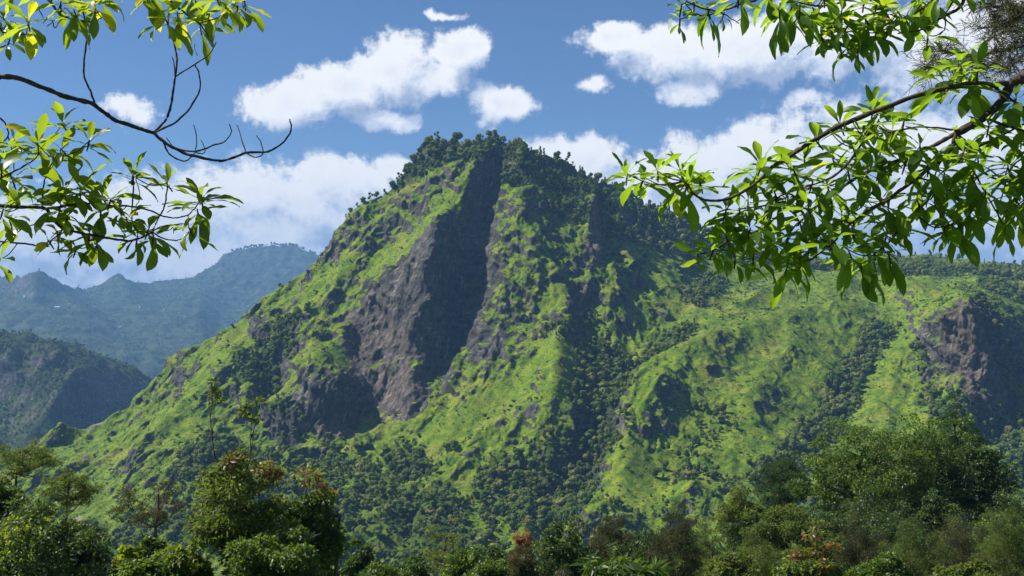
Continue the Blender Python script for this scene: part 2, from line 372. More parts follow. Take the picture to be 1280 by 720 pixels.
# ------------------------------------------------------------------ the mountain
CREST = [(-140,700),(-60,640),(0,596),(41,560),(75,541),(109,537),(139,521),(157,516),(198,470),(210,448),(249,425),(295,405),(342,366),(389,324),
         (422,279),(459,259),(488,234),(508,212),(528,189),(548,177),(573,175),(600,179),(622,184),(653,189),(700,205),(745,232),(800,256),(867,283),(930,304),(1000,318),(1060,323),
         (1136,316),(1189,322),(1280,331),(1420,338)]
CTRL = [
 # lower front rows
 (-140,760,1180),(0,760,1150),(200,760,1120),(400,760,1120),(640,760,1120),(860,760,1100),(1080,760,1130),(1400,760,1150),
 (0,660,1500),(100,640,1480),(200,620,1440),(300,620,1400),(400,620,1370),(450,690,1220),(300,690,1230),
 # left spur and its face
 (0,600,1680),(60,552,1780),(110,545,1800),(160,520,1850),(200,475,1900),(250,430,1930),(300,408,1950),(345,370,1980),(390,328,2010),
 (100,590,1660),(150,570,1670),(200,530,1710),(250,490,1750),(300,460,1770),(130,620,1570),(250,560,1570),(220,580,1540),
 # the wooded notch left of the buttress
 (350,425,1830),(345,470,1790),(330,400,1880),(380,390,1860),
 # buttress with the green top
 (400,428,1710),(375,455,1690),(430,445,1690),(340,500,1650),(400,500,1640),(440,500,1650),(350,548,1615),(430,552,1610),(300,520,1690),
 # upper green ramps above the cliff
 (420,290,2020),(460,265,2030),(440,320,1960),(400,345,1950),(480,300,1950),(500,250,2010),(540,215,2020),(520,275,1950),(565,250,1945),(588,243,1930),(602,215,1965),(575,182,2060),(620,190,2040),
 # great slab, lit to the left of its edge
 (440,380,1850),(470,360,1830),(500,330,1815),(530,300,1810),(548,285,1815),(455,430,1790),(490,420,1755),(520,380,1740),(538,350,1735),(533,406,1690),(500,470,1690),(460,510,1690),(515,485,1645),(480,525,1650),(540,320,1770),
 # its shaded side and the chute
 (578,300,1890),(596,270,1945),(612,240,1998),(606,282,1962),(590,340,1850),(580,380,1800),(572,420,1760),(560,455,1725),(540,490,1685),(560,370,1800),(555,420,1730),
 (623,212,2015),
 # rib right of the chute
 (640,205,1975),(628,260,1895),(618,310,1830),(612,360,1770),(600,420,1690),(575,470,1640),(545,520,1580),(600,470,1620),
 (660,260,1880),(680,300,1830),(690,350,1765),(700,400,1710),(640,400,1700),(660,450,1620),(620,500,1560),(560,550,1500),(500,560,1530),(450,600,1430),
 (640,330,1790),(650,520,1520),(600,560,1470),(640,600,1400),(560,620,1370),(500,640,1320),(620,680,1240),
 # bay right of the rib, under the wooded shoulder
 (730,290,1895),(725,340,1815),(760,250,2120),(740,238,2090),(790,290,2050),(800,330,1970),(850,330,2060),(870,300,2200),(700,230,2020),(770,380,1800),(730,400,1740),(820,390,1850),(880,370,1960),(690,255,1925),
 # wooded ravine
 (760,430,1690),(755,480,1590),(748,530,1505),(740,580,1425),(715,620,1365),(700,500,1500),(690,560,1425),(720,450,1630),(660,640,1300),(700,690,1240),
 # long grassy spur running down to the left
 (1130,358,2000),(1050,378,1920),(980,395,1830),(900,422,1715),(850,455,1610),(810,490,1520),(785,530,1450),(765,580,1370),(730,640,1270),(800,440,1680),
 (930,350,2120),(1000,345,2180),(1080,345,2250),(860,400,1780),
 (950,450,1690),(900,500,1545),(850,560,1400),(800,640,1270),(1000,420,1785),(1000,480,1640),(950,540,1475),(900,620,1310),(1040,420,1805),(1040,450,1730),(950,500,1570),
 # rocky gully
 (1105,415,1840),(1075,455,1740),(1050,495,1632),(1030,535,1530),(1012,570,1440),(990,610,1350),(970,660,1250),
 # slope right of it, the knob
 (1130,420,1825),(1110,470,1705),(1080,530,1540),(1060,600,1400),(1040,680,1240),(1130,390,1930),
 (1150,400,1760),(1165,440,1680),(1180,500,1560),(1200,374,1720),(1228,382,1710),(1205,430,1620),(1220,480,1570),(1238,440,1600),(1243,408,1665),(1248,475,1585),(1238,505,1560),(1200,530,1500),
 (1268,400,1790),(1274,440,1705),(1276,480,1650),(1262,525,1590),(1288,420,1810),(1292,450,1745),(1300,475,1700),(1290,520,1600),(1270,570,1480),(1180,600,1380),(1280,640,1320),
 (1240,365,1950),(1180,362,2000),(1280,370,2080),(1340,380,2060),(1400,420,1950),(1400,520,1650),
 # right skyline
 (930,306,2300),(1000,324,2340),(1136,326,2380),(1200,345,2250),(1280,342,2350),(1400,347,2350),
]
MC = 3.5
cols, ys, Zp = relief(CTRL, CREST, -140, 1420, 760, 1000, 3000, MC)
xs, X, Y, H = to_grid(cols, ys, Zp, -1250, 1500, MC)

def hit(px, py, prof=(cols, ys, Zp)):      # where a sight line meets the surveyed slope
    c, yv, Z = prof; fx = (px - c[0]) / (c[1] - c[0]); j = int(np.clip(fx, 0, Z.shape[1] - 2)); t = fx - j
    z = Z[:, j] * (1 - t) + Z[:, j + 1] * t; g_ = z - (HY - py) * yv / F
    k_ = np.argmax(g_ > 0)
    return np.array([(px - CX) * yv[k_] / F, yv[k_], z[k_]])
def line_dist(pts, X, Y):                  # distance to a polyline on the ground and the share travelled along it
    best = np.full(X.shape, 1e9); tt = np.zeros(X.shape); n = len(pts) - 1
    for i in range(n):
        a_, b_ = pts[i][:2], pts[i + 1][:2]; d = b_ - a_; L = (d ** 2).sum() + 1e-9
        t = np.clip(((X - a_[0]) * d[0] + (Y - a_[1]) * d[1]) / L, 0, 1)
        dd = np.hypot(X - a_[0] - t * d[0], Y - a_[1] - t * d[1])
        tt = np.where(dd < best, (i + t) / n, tt); best = np.minimum(best, dd)
    return best, tt
wxx = 12 * fbm(X, Y, sc=60, oc=3, seed=70); wyy = 12 * fbm(X, Y, sc=60, oc=3, seed=75)
RIBS = [  # (points, height, half width)
 ([(616,190),(602,215),(588,245),(560,275),(546,290),(538,340),(531,400),(512,480)], 22, 42),
 ([(640,214),(628,240),(641,252),(650,285),(668,308),(690,345),(712,400),(700,440)], 17, 50),
 ([(628,235),(616,290),(606,350),(590,400),(560,465)], 16, 34),
 ([(1130,358),(1050,378),(980,397),(900,424),(850,457),(810,492),(785,532),(765,582),(730,642)], 17, 55),
 ([(1000,345),(940,382),(880,408)], 12, 44), ([(1090,345),(1040,362)], 10, 36), ([(870,312),(835,365),(800,412)], 18, 38), ([(820,300),(790,350),(762,400)], 18, 36), ([(780,440),(770,420),(800,395)], 10, 30), ([(1170,350),(1140,390)], 10, 40),
 ([(738,250),(740,300),(738,335)], 22, 26),
 ([(700,440),(690,500),(640,540),(600,590)], 20, 46), ([(600,420),(560,480),(520,525),(450,560),(400,590)], 16, 40),
 ([(640,500),(600,540),(560,580),(500,620)], 16, 42),
 ([(300,408),(270,470),(200,540),(130,610)], 12, 40), ([(345,366),(300,440)], 14, 34), ([(460,262),(400,330),(370,380)], 16, 36), ([(560,215),(500,262),(440,330)], 16, 34),
 ([(240,440),(200,490),(120,560)], 12, 36),
 ([(400,428),(380,480),(370,530)], 12, 34),
 ([(850,330),(820,380),(800,430)], 14, 46), ([(930,330),(890,370),(850,410)], 10, 46), ([(790,320),(770,360),(760,400)], 18, 36),
 ([(1000,430),(950,480),(900,560),(870,620)], 14, 55), ([(1130,430),(1100,500),(1070,560)], 14, 50), ([(1050,400),(1000,450)], 10, 36),
 ([(1205,372),(1225,400),(1235,440),(1240,480)], 7, 50), ([(1290,430),(1270,540),(1240,600)], 12, 40),
]
CUTS = [([(985,408),(932,480),(890,545)], 9, 24), ([(1040,398),(992,480),(950,560)], 8, 24), ([(885,436),(832,510),(800,580)], 9, 24), ([(850,340),(815,390)], 12, 26),
 ([(630,192),(624,214),(612,250),(603,330),(588,380),(575,430),(548,488)], 26, 24),
 ([(352,405),(347,440),(340,480),(300,540)], 26, 34),
 ([(690,225),(700,290),(712,340),(735,385),(752,430),(755,480),(745,540),(738,585),(712,630),(690,690)], 8, 30),
 ([(820,400),(780,460),(762,500)], 18, 34), ([(760,270),(765,320),(790,370)], 18, 30),
 ([(1110,412),(1075,457),(1050,497),(1030,537),(1012,572),(990,612),(968,662)], 11, 26),
 ([(650,470),(600,520),(540,560),(480,610)], 14, 34), ([(1278,440),(1275,500),(1245,560)], 12, 36),
 ([(930,440),(880,500),(840,560),(800,620)], 12, 34), ([(480,300),(430,370),(400,430)], 14, 26), ([(880,330),(850,380),(830,410)], 14, 34),
 ([(1160,400),(1150,450),(1140,510)], 14, 32),
]
for feats, sg in ((RIBS, 1), (CUTS, -1)):
    for pts, A_, w_ in feats:
        d_, t_ = line_dist([hit(*p) for p in pts], X + wxx, Y + wyy)
        r = np.clip(1 - d_ / w_, 0, 1)
        prof_ = (0.65 * r ** 1.15 + 0.35 * sstep(r, 0, 1)) * (0.35 + 0.65 * np.minimum(1, 4 * np.minimum(t_ + 0.1, 1.1 - t_)))
        H = H + sg * A_ * prof_
slab_d, _ = line_dist([hit(*p) for p in [(575,290),(560,350),(545,420),(520,480)]], X, Y)
calm = 0.25 + 0.75 * sstep(slab_d, 30, 75)
ca, sa = -0.55, -0.835                      # the grain of the slopes: ribs fall to the lower left
al = X * ca + Y * sa; ac = -X * sa + Y * ca
wa = 55 * fbm(X, Y, sc=260, oc=3, seed=50); wb = 40 * fbm(X, Y, sc=170, oc=3, seed=60)
calm = calm * (1 - 0.45 * sstep(X, 200, 420))
H = H + calm * (30 * (ridged((al + wa) / 2.1, ac + wb, sc=165, oc=3, seed=3, rough=0.5) - 0.42) + 10 * (ridged((al + wb) / 1.5, ac + wa * 0.5, sc=60, oc=3, seed=13, rough=0.5) - 0.42))
H = erode(H, MC, 24000 * 5, 4, cap=3.0)
H = 0.5 * H + 0.125 * (np.roll(H, 1, 0) + np.roll(H, -1, 0) + np.roll(H, 1, 1) + np.roll(H, -1, 1))
MEADOW = [([(590,240),(570,262),(528,287),(471,321),(408,349),(380,378)], 26), ([(528,224),(488,238),(430,287)], 20), ([(425,434),(368,457),(357,486)], 24), ([(636,218),(622,262),(653,286)], 14), ([(664,343),(690,370)], 22),
          ([(698,446),(641,486),(584,520),(528,543),(450,590)], 34), ([(300,415),(240,500),(150,575)], 22), ([(800,560),(780,620)], 26), ([(690,480),(700,520)], 26)]
Hb = H.copy()
for _ in range(6): Hb = 0.4 * Hb + 0.15 * (np.roll(Hb, 2, 0) + np.roll(Hb, -2, 0) + np.roll(Hb, 2, 1) + np.roll(Hb, -2, 1))
calm_g = 0.6 * sstep(X, 150, 300) * sstep(1050 + 0 * X, 0, 1)
for pts, w_ in MEADOW:
    d_, _t = line_dist([hit(*p) for p in pts], X + wxx * .6, Y + wyy * .6); calm_g = np.maximum(calm_g, 0.9 * sstep(d_, w_ * 1.6, w_ * .5))
kd, _t = line_dist([hit(*p) for p in [(1205,380),(1230,430),(1240,490)]], X, Y); calm_g *= 1 - sstep(kd, 130, 70)
H = H + (Hb - H) * calm_g
V, Fc = fan_mesh(H, xs, ys, -90, 1370, 1180, 820, 1080, 2700)
N = grid_normals(V)

def seg3(pts, Q):                          # distance in space to a chain of points
    best = np.full(Q.shape[:-1], 1e9)
    if len(pts) == 1: return np.linalg.norm(Q - pts[0], axis=-1)
    for a_, b_ in zip(pts[:-1], pts[1:]):
        d = b_ - a_; t = np.clip(((Q - a_) @ d) / (d @ d + 1e-9), 0, 1)
        best = np.minimum(best, np.linalg.norm(Q - a_ - t[..., None] * d, axis=-1))
    return best
# rock relief: broken blocks and vertical flutes where it is steep, soft humps elsewhere
steep = sstep(-N[..., 2] if N[..., 2].mean() < 0 else N[..., 2], 0.78, 0.50)
Nn = N * (1 if N[..., 2].mean() > 0 else -1)
x_, y_, z_ = V[..., 0], V[..., 1], V[..., 2]
flute = ridged(x_, y_, z_ * 0.22, sc=26, oc=4, seed=21, rough=0.55) - 0.4
block = fbm(x_, y_, z_, sc=22, oc=4, seed=31, rough=0.6)
hump = fbm(x_, y_, z_, sc=13, oc=3, seed=41, rough=0.55)
calm_v = bil(calm_g, (x_ - xs[0]) / MC, (y_ - ys[0]) / MC)
gul = 7.0 * (1 - 0.75 * calm_v) * (ridged((x_ * ca + y_ * sa) / 2.6 + 9 * fbm(x_, y_, sc=60, oc=2, seed=46), -x_ * sa + y_ * ca, sc=34, oc=4, seed=48, rough=0.55) - 0.4)
bed = x_ * 0.55 + z_ * 0.83 + 14 * fbm(x_, y_, z_, sc=120, oc=2, seed=45)
ledge = ridged(bed, y_ * 0.25, x_ * 0.12, sc=30, oc=3, seed=47, rough=0.5) - 0.4
sd_ = seg3([hit(*p) for p in [(535,300),(560,350),(520,400),(495,450),(490,490)]], V); onslab = sstep(sd_, 95, 45)
kn_ = sstep(seg3([hit(*p) for p in [(1200,400),(1235,430),(1245,490)]], V), 130, 70)
V = V + Nn * (steep * (1 - 0.45 * onslab + 0.7 * kn_) * (9 * flute + 9 * block + 8 * ledge) + steep * 2.2 * (ridged(x_, y_, z_ * .5, sc=9, oc=3, seed=59) - .4) + onslab * steep * 4 * (ridged(x_ + 0.25 * z_, y_, z_ * 0.06, sc=20, oc=4, seed=58) - 0.4) + (1 - steep) * (1.4 * hump + gul))[..., None]
Nn = grid_normals(V); Nn *= (1 if Nn[..., 2].mean() > 0 else -1)
x_, y_, z_ = V[..., 0], V[..., 1], V[..., 2]
nz = Nn[..., 2]
for ax in (0, 1):
    nz = 0.5 * nz + 0.25 * np.roll(nz, 1, ax) + 0.25 * np.roll(nz, -1, ax)
PXv = CX + F * x_ / y_; PYv = HY - F * z_ / y_
def zone(items, soft=0.55):
    z_out = np.zeros(V.shape[:2]); jit = 1 + 0.9 * fbm(x_, y_, z_, sc=60, oc=5, seed=91, rough=0.6)
    for pts, rad, amt in items:
        d_ = seg3([hit(*p) for p in pts], V) * jit
        z_out = np.maximum(z_out, amt * sstep(d_, rad * (1 + soft), rad * (1 - soft)))
    return z_out
MEADOW_V = [(p_, r_, 1) for p_, r_ in MEADOW]
WOOD = [([(505,222),(550,196),(575,188),(620,190)], 38, 1), ([(640,200),(700,222),(760,250),(830,280),(900,308)], 62, 1), ([(700,262),(780,290),(850,315)], 34, .8),
        ([(940,318),(1020,330),(1100,334)], 26, .8), ([(1130,334),(1200,338),(1290,346)], 60, 1), ([(1255,365),(1300,372)], 40, .8),
        ([(352,408),(347,440),(338,470)], 42, 1), ([(340,510),(360,545)], 26, .7), ([(280,560),(330,575),(400,575),(460,600)], 46, .45), ([(200,660),(300,640),(400,640),(470,650)], 110, .55), ([(520,640),(560,690)], 60, .7),
        ([(500,565),(525,585)], 30, 1), ([(758,440),(750,500),(745,540)], 38, 1), ([(735,570),(710,610),(680,640)], 50, .8), ([(640,590),(620,640)], 40, .6),
        ([(850,410),(815,440),(775,455)], 26, .8), ([(700,425),(735,400)], 26, .6), ([(860,310),(890,350),(870,380)], 26, .7),
        ([(1105,412),(1075,455),(1050,495),(1030,530)], 22, 1), ([(1030,530),(1000,570),(960,600)], 26, .8), ([(880,520),(850,560),(870,600),(930,640)], 34, .4), ([(790,640),(850,680)], 40, .4),
        ([(1240,390),(1262,430),(1262,490)], 34, .9), ([(1185,385),(1160,420)], 16, .7), ([(1190,510),(1240,530)], 34, .9), ([(1150,430),(1160,500)], 16, .6),
        ([(240,590),(280,560)], 40, .9), ([(430,520),(360,520)], 22, .5), ([(560,560),(600,540)], 14, .5),([(1290,520),(1275,600)], 34, .7),([(1050,640),(1280,660)], 70, .6)]
ROCK = [([(440,400),(480,370),(520,330),(540,300)], 40, 1.2), ([(455,440),(490,420),(525,400)], 52, 1.3), ([(465,480),(505,490)], 46, 1.3), ([(530,330),(528,400)], 30, 1.3), ([(570,300),(560,360),(550,430)], 44, 1), ([(600,260),(590,340)], 26, .9), ([(625,212),(612,250),(606,300)], 16, 1.1),
        ([(375,500),(430,500)], 34, .8), ([(340,520),(440,540)], 26, .8), ([(210,470),(260,462),(300,440)], 18, .8), ([(1200,410),(1212,450),(1225,490)], 34, 1), ([(1240,410),(1245,470)], 24, .8),
        ([(740,270),(741,300),(738,325)], 14, 1), ([(612,350),(590,400),(600,430),(640,420)], 28, .75), ([(560,465),(530,510)], 22, .9), ([(600,545),(640,520),(690,515)], 9, .95), ([(600,545),(585,570)], 8, .9),
        ([(690,400),(720,390),(730,350)], 26, .6), ([(790,290),(830,320)], 24, .6), ([(1010,560),(1000,590)], 8, .9), ([(1255,535),(1268,560)], 12, .9), ([(470,250),(440,280),(420,300)], 14, .6), ([(560,640),(600,620)], 14, .6), ([(970,590),(930,600)], 10, .7), ([(380,350),(350,385),(320,410)], 16, .6)]
wood = zone(WOOD); rockz = zone(ROCK) - 0.8 * zone(MEADOW_V)
bare = np.maximum(zone([([(1130,352),(1060,372),(980,394),(905,420)], 2.4, .8), ([(885,428),(862,438)], 2.4, .7), ([(1160,345),(1210,356)], 2, .5), ([(600,620),(640,628)], 3, .5), ([(75,541),(109,538),(139,524)], 4, .6)], .5), zone([([(1022,548),(1010,565),(1003,585),(997,605)], 7, 1), ([(1258,528),(1266,548),(1272,575)], 8, .8), ([(745,500),(742,530)], 4, .7)]) * sstep(fbm(x_, y_, z_, sc=9, oc=3, seed=222), -0.25, 0.1))
nb = fbm(x_, y_, z_, sc=34, oc=4, seed=95, rough=0.6)
rock = sstep(nz + 0.22 * nb - 0.30 * rockz, 0.60, 0.42)
rock = np.maximum(rock, rockz * sstep(nz + 0.18 * nb, 0.78, 0.60))
wood = wood * (1 - 0.9 * sstep(nz, 0.42, 0.30))
red = zone([([(1200,410),(1215,470)], 40, .7), ([(740,270),(738,325)], 16, 1), ([(440,400),(500,480)], 50, .5), ([(400,530),(440,545)], 24, .8)])
MNT = mesh_obj('mountain', V.reshape(-1, 3), Fc, M_SLOPE, {'rock': ('POINT', rock.ravel()), 'wood': ('POINT', wood.ravel()), 'red': ('POINT', red.ravel()), 'bare': ('POINT', bare.ravel())})
tag(MNT, kind='structure')

# ------------------------------------------------------------------ the far hills on the left
def hills(name, ctrl, crest, pxr, pybot, yr, xr, cell, fan, amp, seed, mat, back=0.6, floor=-430, feats=(), rockth=(0.70, 0.55), woodamt=0.55, blk=10):
    c_, y_s, Z = relief(ctrl, crest, pxr[0], pxr[1], pybot, yr[0], yr[1], cell, back, floor)
    x_s, X_, Y_, H_ = to_grid(c_, y_s, Z, xr[0], xr[1], cell)
    a1 = 80 * fbm(X_, Y_, sc=500, oc=3, seed=seed + 5)
    H_ = H_ + amp * (ridged(X_ + a1, Y_ - a1, sc=amp * 9, oc=5, seed=seed, rough=0.5) - 0.42)
    for pts, A_, w_ in feats:
        d_, t_ = line_dist([hit(*p, (c_, y_s, Z)) for p in pts], X_ + a1 * 0.2, Y_)
        H_ = H_ + A_ * np.clip(1 - d_ / w_, 0, 1)
    H_ = erode(H_, cell, 24000 * 3, seed + 1, cap=3.0)
    V_, F_ = fan_mesh(H_, x_s, y_s, *fan)
    n_ = grid_normals(V_); n_ *= 1 if n_[..., 2].mean() > 0 else -1
    V_ = V_ + n_ * (blk * fbm(V_[..., 0], V_[..., 1], V_[..., 2], sc=blk * 3.5, oc=3, seed=seed + 9))[..., None]
    n_ = grid_normals(V_); n_ *= 1 if n_[..., 2].mean() > 0 else -1
    nzz = n_[..., 2]; nn = fbm(V_[..., 0], V_[..., 1], V_[..., 2], sc=90, oc=4, seed=seed + 12)
    rk = sstep(nzz + 0.2 * nn, *rockth); wd = np.clip(woodamt + 1.6 * nn, 0, 1)
    o = mesh_obj(name, V_.reshape(-1, 3), F_, mat, {'rock': ('POINT', rk.ravel()), 'wood': ('POINT', wd.ravel()), 'red': ('POINT', np.zeros(rk.size))})
    tag(o, kind='structure')
    return o, V_, n_, wd, rk, (c_, y_s, Z), lambda x, y: bil(H_, (x - x_s[0]) / cell, (y - y_s[0]) / cell)
FARCR = [(-200,352),(-60,350),(0,341),(20,345),(39,340),(60,342),(86,357),(109,357),(148,348),(194,351),(241,346),(262,332),(288,312),(330,309),(373,307),(395,317),(440,335),(520,370),(700,400)]
far_ctrl = [(-200,360,6600),(0,345,6600),(39,342,5900),(80,358,6300),(109,360,6900),(148,350,7000),(194,353,7400),(241,348,7700),(288,314,8200),(340,311,8300),(380,310,8300),(420,330,8200),(520,372,7600),(700,402,7000),
            (60,375,5600),(-100,400,5600),(20,400,5300),(110,380,5900),(120,400,5400),(180,380,6500),(240,370,7000),(300,340,7700),(350,340,7800),(300,380,6900),(340,400,6400),
            (250,400,5900),(200,420,5200),(300,430,5300),(150,430,4900),(240,460,4700),(300,480,4400),(180,480,4400),(100,450,4500),(-100,460,4500),(0,450,4600),(200,540,3900),(300,560,3700),(0,560,3800),(-200,560,3800),(450,450,5600),(600,470,5200),(700,560,4200),(450,560,4000)]
far_ctrl = [(a, b, c * 1.65) for a, b, c in far_ctrl]
far = hills('far_hills', far_ctrl, FARCR, (-200, 700), 600, (5400, 16400), (-9000, 1500), 21.0, (-130, 520, 600, 460, 5900, 15800), 52, 200, M_FAR,
            feats=[([(39,341),(60,365),(100,385),(150,400)], 20, 400), ([(262,332),(250,365),(230,390),(215,410)], 70, 260), ([(148,349),(170,380),(180,400)], 50, 260), ([(330,312),(345,350),(330,390)], 25, 280), ([(-60,352),(-20,390),(10,410)], 50, 260), ([(300,360),(280,400),(270,430)], -60, 240), ([(120,365),(140,395),(170,425)], -50, 220)], woodamt=0.6, blk=13)
near_cr = [(-200,400),(-60,404),(0,415),(40,418),(78,425),(100,424),(128,440),(163,456),(194,476),(215,500),(260,560),(400,600)]
near_ctrl = [(-200,405,3500),(-60,408,3500),(0,418,3500),(78,427,3560),(128,442,3600),(163,458,3650),(194,478,3680),(215,502,3650),(260,562,3500),(400,605,3400),
             (0,432,3380),(78,440,3400),(128,455,3470),(160,470,3530),(-100,430,3350),(0,470,3300),(78,480,3320),(128,485,3370),(160,500,3450),(-100,480,3280),(0,515,3230),(90,520,3290),(130,515,3330),(170,530,3360),
             (95,492,3220),(80,515,3130),(50,540,3020),(20,560,2920),(0,560,2950),(100,550,3080),(150,560,3080),(200,560,3200),(60,590,2750),(-100,560,2950),(-100,640,2500),(100,640,2500),(250,640,2600),(400,700,2300)]
near_ctrl = [(a, b, c * 1.12) for a, b, c in near_ctrl]
near = hills('wooded_cliff_hill', near_ctrl, near_cr, (-200, 400), 700, (2400, 5200), (-2900, 100), 7.5, (-130, 300, 420, 380, 2600, 5000), 36, 300, M_FAR,
            feats=[([(100,488),(80,512),(50,538),(20,560)], 45, 120), ([(60,440),(50,480)], 26, 70), ([(120,455),(128,500)], 22, 60), ([(20,432),(10,480)], 22, 60)], rockth=(0.66, 0.5), blk=11)

# valley floor: one sheet out to the horizon
g_n = 60; gxs = np.linspace(-1, 1, g_n); GX, GY = np.meshgrid(np.sign(gxs) * gxs ** 2 * 15500, np.linspace(0, 1, g_n) ** 1.5 * 16500 - 900)
GZ = -436 + 14 * fbm(GX, GY, sc=900, oc=3, seed=400)
i_ = np.arange(g_n * g_n).reshape(g_n, g_n); gf = np.stack([i_[:-1, :-1], i_[:-1, 1:], i_[1:, 1:], i_[1:, :-1]], -1).reshape(-1, 4)
GRD = mesh_obj('ground', np.stack([GX, GY, GZ], -1).reshape(-1, 3), gf, M_FAR, {'rock': ('POINT', np.zeros(GX.size)), 'wood': ('POINT', np.full(GX.size, .6)), 'red': ('POINT', np.zeros(GX.size))})
tag(GRD, kind='structure')

# the hillside the camera stands on, falling away to the valley
hx = np.linspace(-500, 500, 161); hy = np.concatenate([np.linspace(-40, 160, 81), np.linspace(165, 1150, 120)])
HX, HYY = np.meshgrid(hx, hy)
def hill_z(x, y):
    x = np.asarray(x, float); y = np.asarray(y, float)
    sl = 0.33 - 0.07 * sstep(x / np.maximum(y, 25), -0.05, 0.3)
    near_ = -1.9 - sl * np.maximum(y, 0) + 0.05 * np.minimum(y, 0)
    z = near_ - 0.18 * np.maximum(y - 230, 0)
    return np.maximum(z, -420) + 1.6 * fbm(x, y, sc=28, oc=3, seed=500) * sstep(y, 4, 40)
HZ = hill_z(HX, HYY)
i_ = np.arange(HX.size).reshape(HX.shape); hf = np.stack([i_[:-1, :-1], i_[:-1, 1:], i_[1:, 1:], i_[1:, :-1]], -1).reshape(-1, 4)
HS = mesh_obj('hillside', np.stack([HX, HYY, HZ], -1).reshape(-1, 3), hf, M_SLOPE, {'rock': ('POINT', np.zeros(HX.size)), 'wood': ('POINT', np.full(HX.size, .55)), 'red': ('POINT', np.zeros(HX.size))})
tag(HS, kind='structure')

# haze: even, thin air over the whole valley
HAZE_D = 5.3e-5
bx = [(-17000, 17000), (-1000, 17000), (-460, 1150)]
hv = [(bx[0][i & 1], bx[1][(i >> 1) & 1], bx[2][(i >> 2) & 1]) for i in range(8)]
hzm = bpy.data.materials.new('haze_air'); hzm.use_nodes = True; ht = NT(hzm.node_tree); ht.n.remove(ht.n['Principled BSDF'])
pv = ht.new('ShaderNodeVolumePrincipled'); pv.inputs['Color'].default_value = (0.26, 0.53, 0.97, 1); pv.inputs['Density'].default_value = HAZE_D
pv.inputs['Anisotropy'].default_value = 0.0
ht.l.new(pv.outputs[0], ht.n['Material Output'].inputs['Volume'])
HZO = mesh_obj('haze', hv, [(0, 2, 3, 1), (4, 5, 7, 6), (0, 1, 5, 4), (2, 6, 7, 3), (0, 4, 6, 2), (1, 3, 7, 5)], hzm, smooth=False)
tag(HZO, kind='stuff')
# ------------------------------------------------------------------ woods and scrub on the slopes
def ico(level):
    t = (1 + 5 ** 0.5) / 2
    v = [(-1,t,0),(1,t,0),(-1,-t,0),(1,-t,0),(0,-1,t),(0,1,t),(0,-1,-t),(0,1,-t),(t,0,-1),(t,0,1),(-t,0,-1),(-t,0,1)]
    f = [(0,11,5),(0,5,1),(0,1,7),(0,7,10),(0,10,11),(1,5,9),(5,11,4),(11,10,2),(10,7,6),(7,1,8),(3,9,4),(3,4,2),(3,2,6),(3,6,8),(3,8,9),(4,9,5),(2,4,11),(6,2,10),(8,6,7),(9,8,1)]
    v = [np.array(a, float) / np.linalg.norm(a) for a in v]
    for _ in range(level):
        mid = {}; nf = []
        def mp(a, b):
            k = (min(a, b), max(a, b))
            if k not in mid:
                m = v[a] + v[b]; v.append(m / np.linalg.norm(m)); mid[k] = len(v) - 1
            return mid[k]
        for a, b, c in f:
            ab, bc, ca_ = mp(a, b), mp(b, c), mp(c, a); nf += [(a, ab, ca_), (b, bc, ab), (c, ca_, bc), (ab, bc, ca_)]
        f = nf
    return np.array(v), np.array(f)
ICO1 = ico(1); ICO0 = ico(0)

def tri_cards(rng, n, cen, rad, size):
    """Loose three-sided leaf tufts on and in an ellipsoid."""
    d = rng.normal(size=(n, 3)); d /= np.linalg.norm(d, axis=1, keepdims=True); d[:, 2] = np.where(d[:, 2] < -0.3, -d[:, 2], d[:, 2])
    p = cen + d * rad * rng.uniform(0.75, 1.12, (n, 1))
    a = rng.normal(size=(n, 3)); a -= 0.5 * (a * d).sum(1, keepdims=True) * d; a /= np.linalg.norm(a, axis=1, keepdims=True)
    b = np.cross(a, d + 0.5 * rng.normal(size=(n, 3))); b /= np.linalg.norm(b, axis=1, keepdims=True) + 1e-9
    s = size * rng.uniform(0.6, 1.4, (n, 1))
    V_ = np.stack([p + a * s, p - a * s * 0.6 + b * s * 0.8, p - a * s * 0.5 - b * s * 0.8], 1).reshape(-1, 3)
    return V_, np.arange(3 * n).reshape(n, 3)

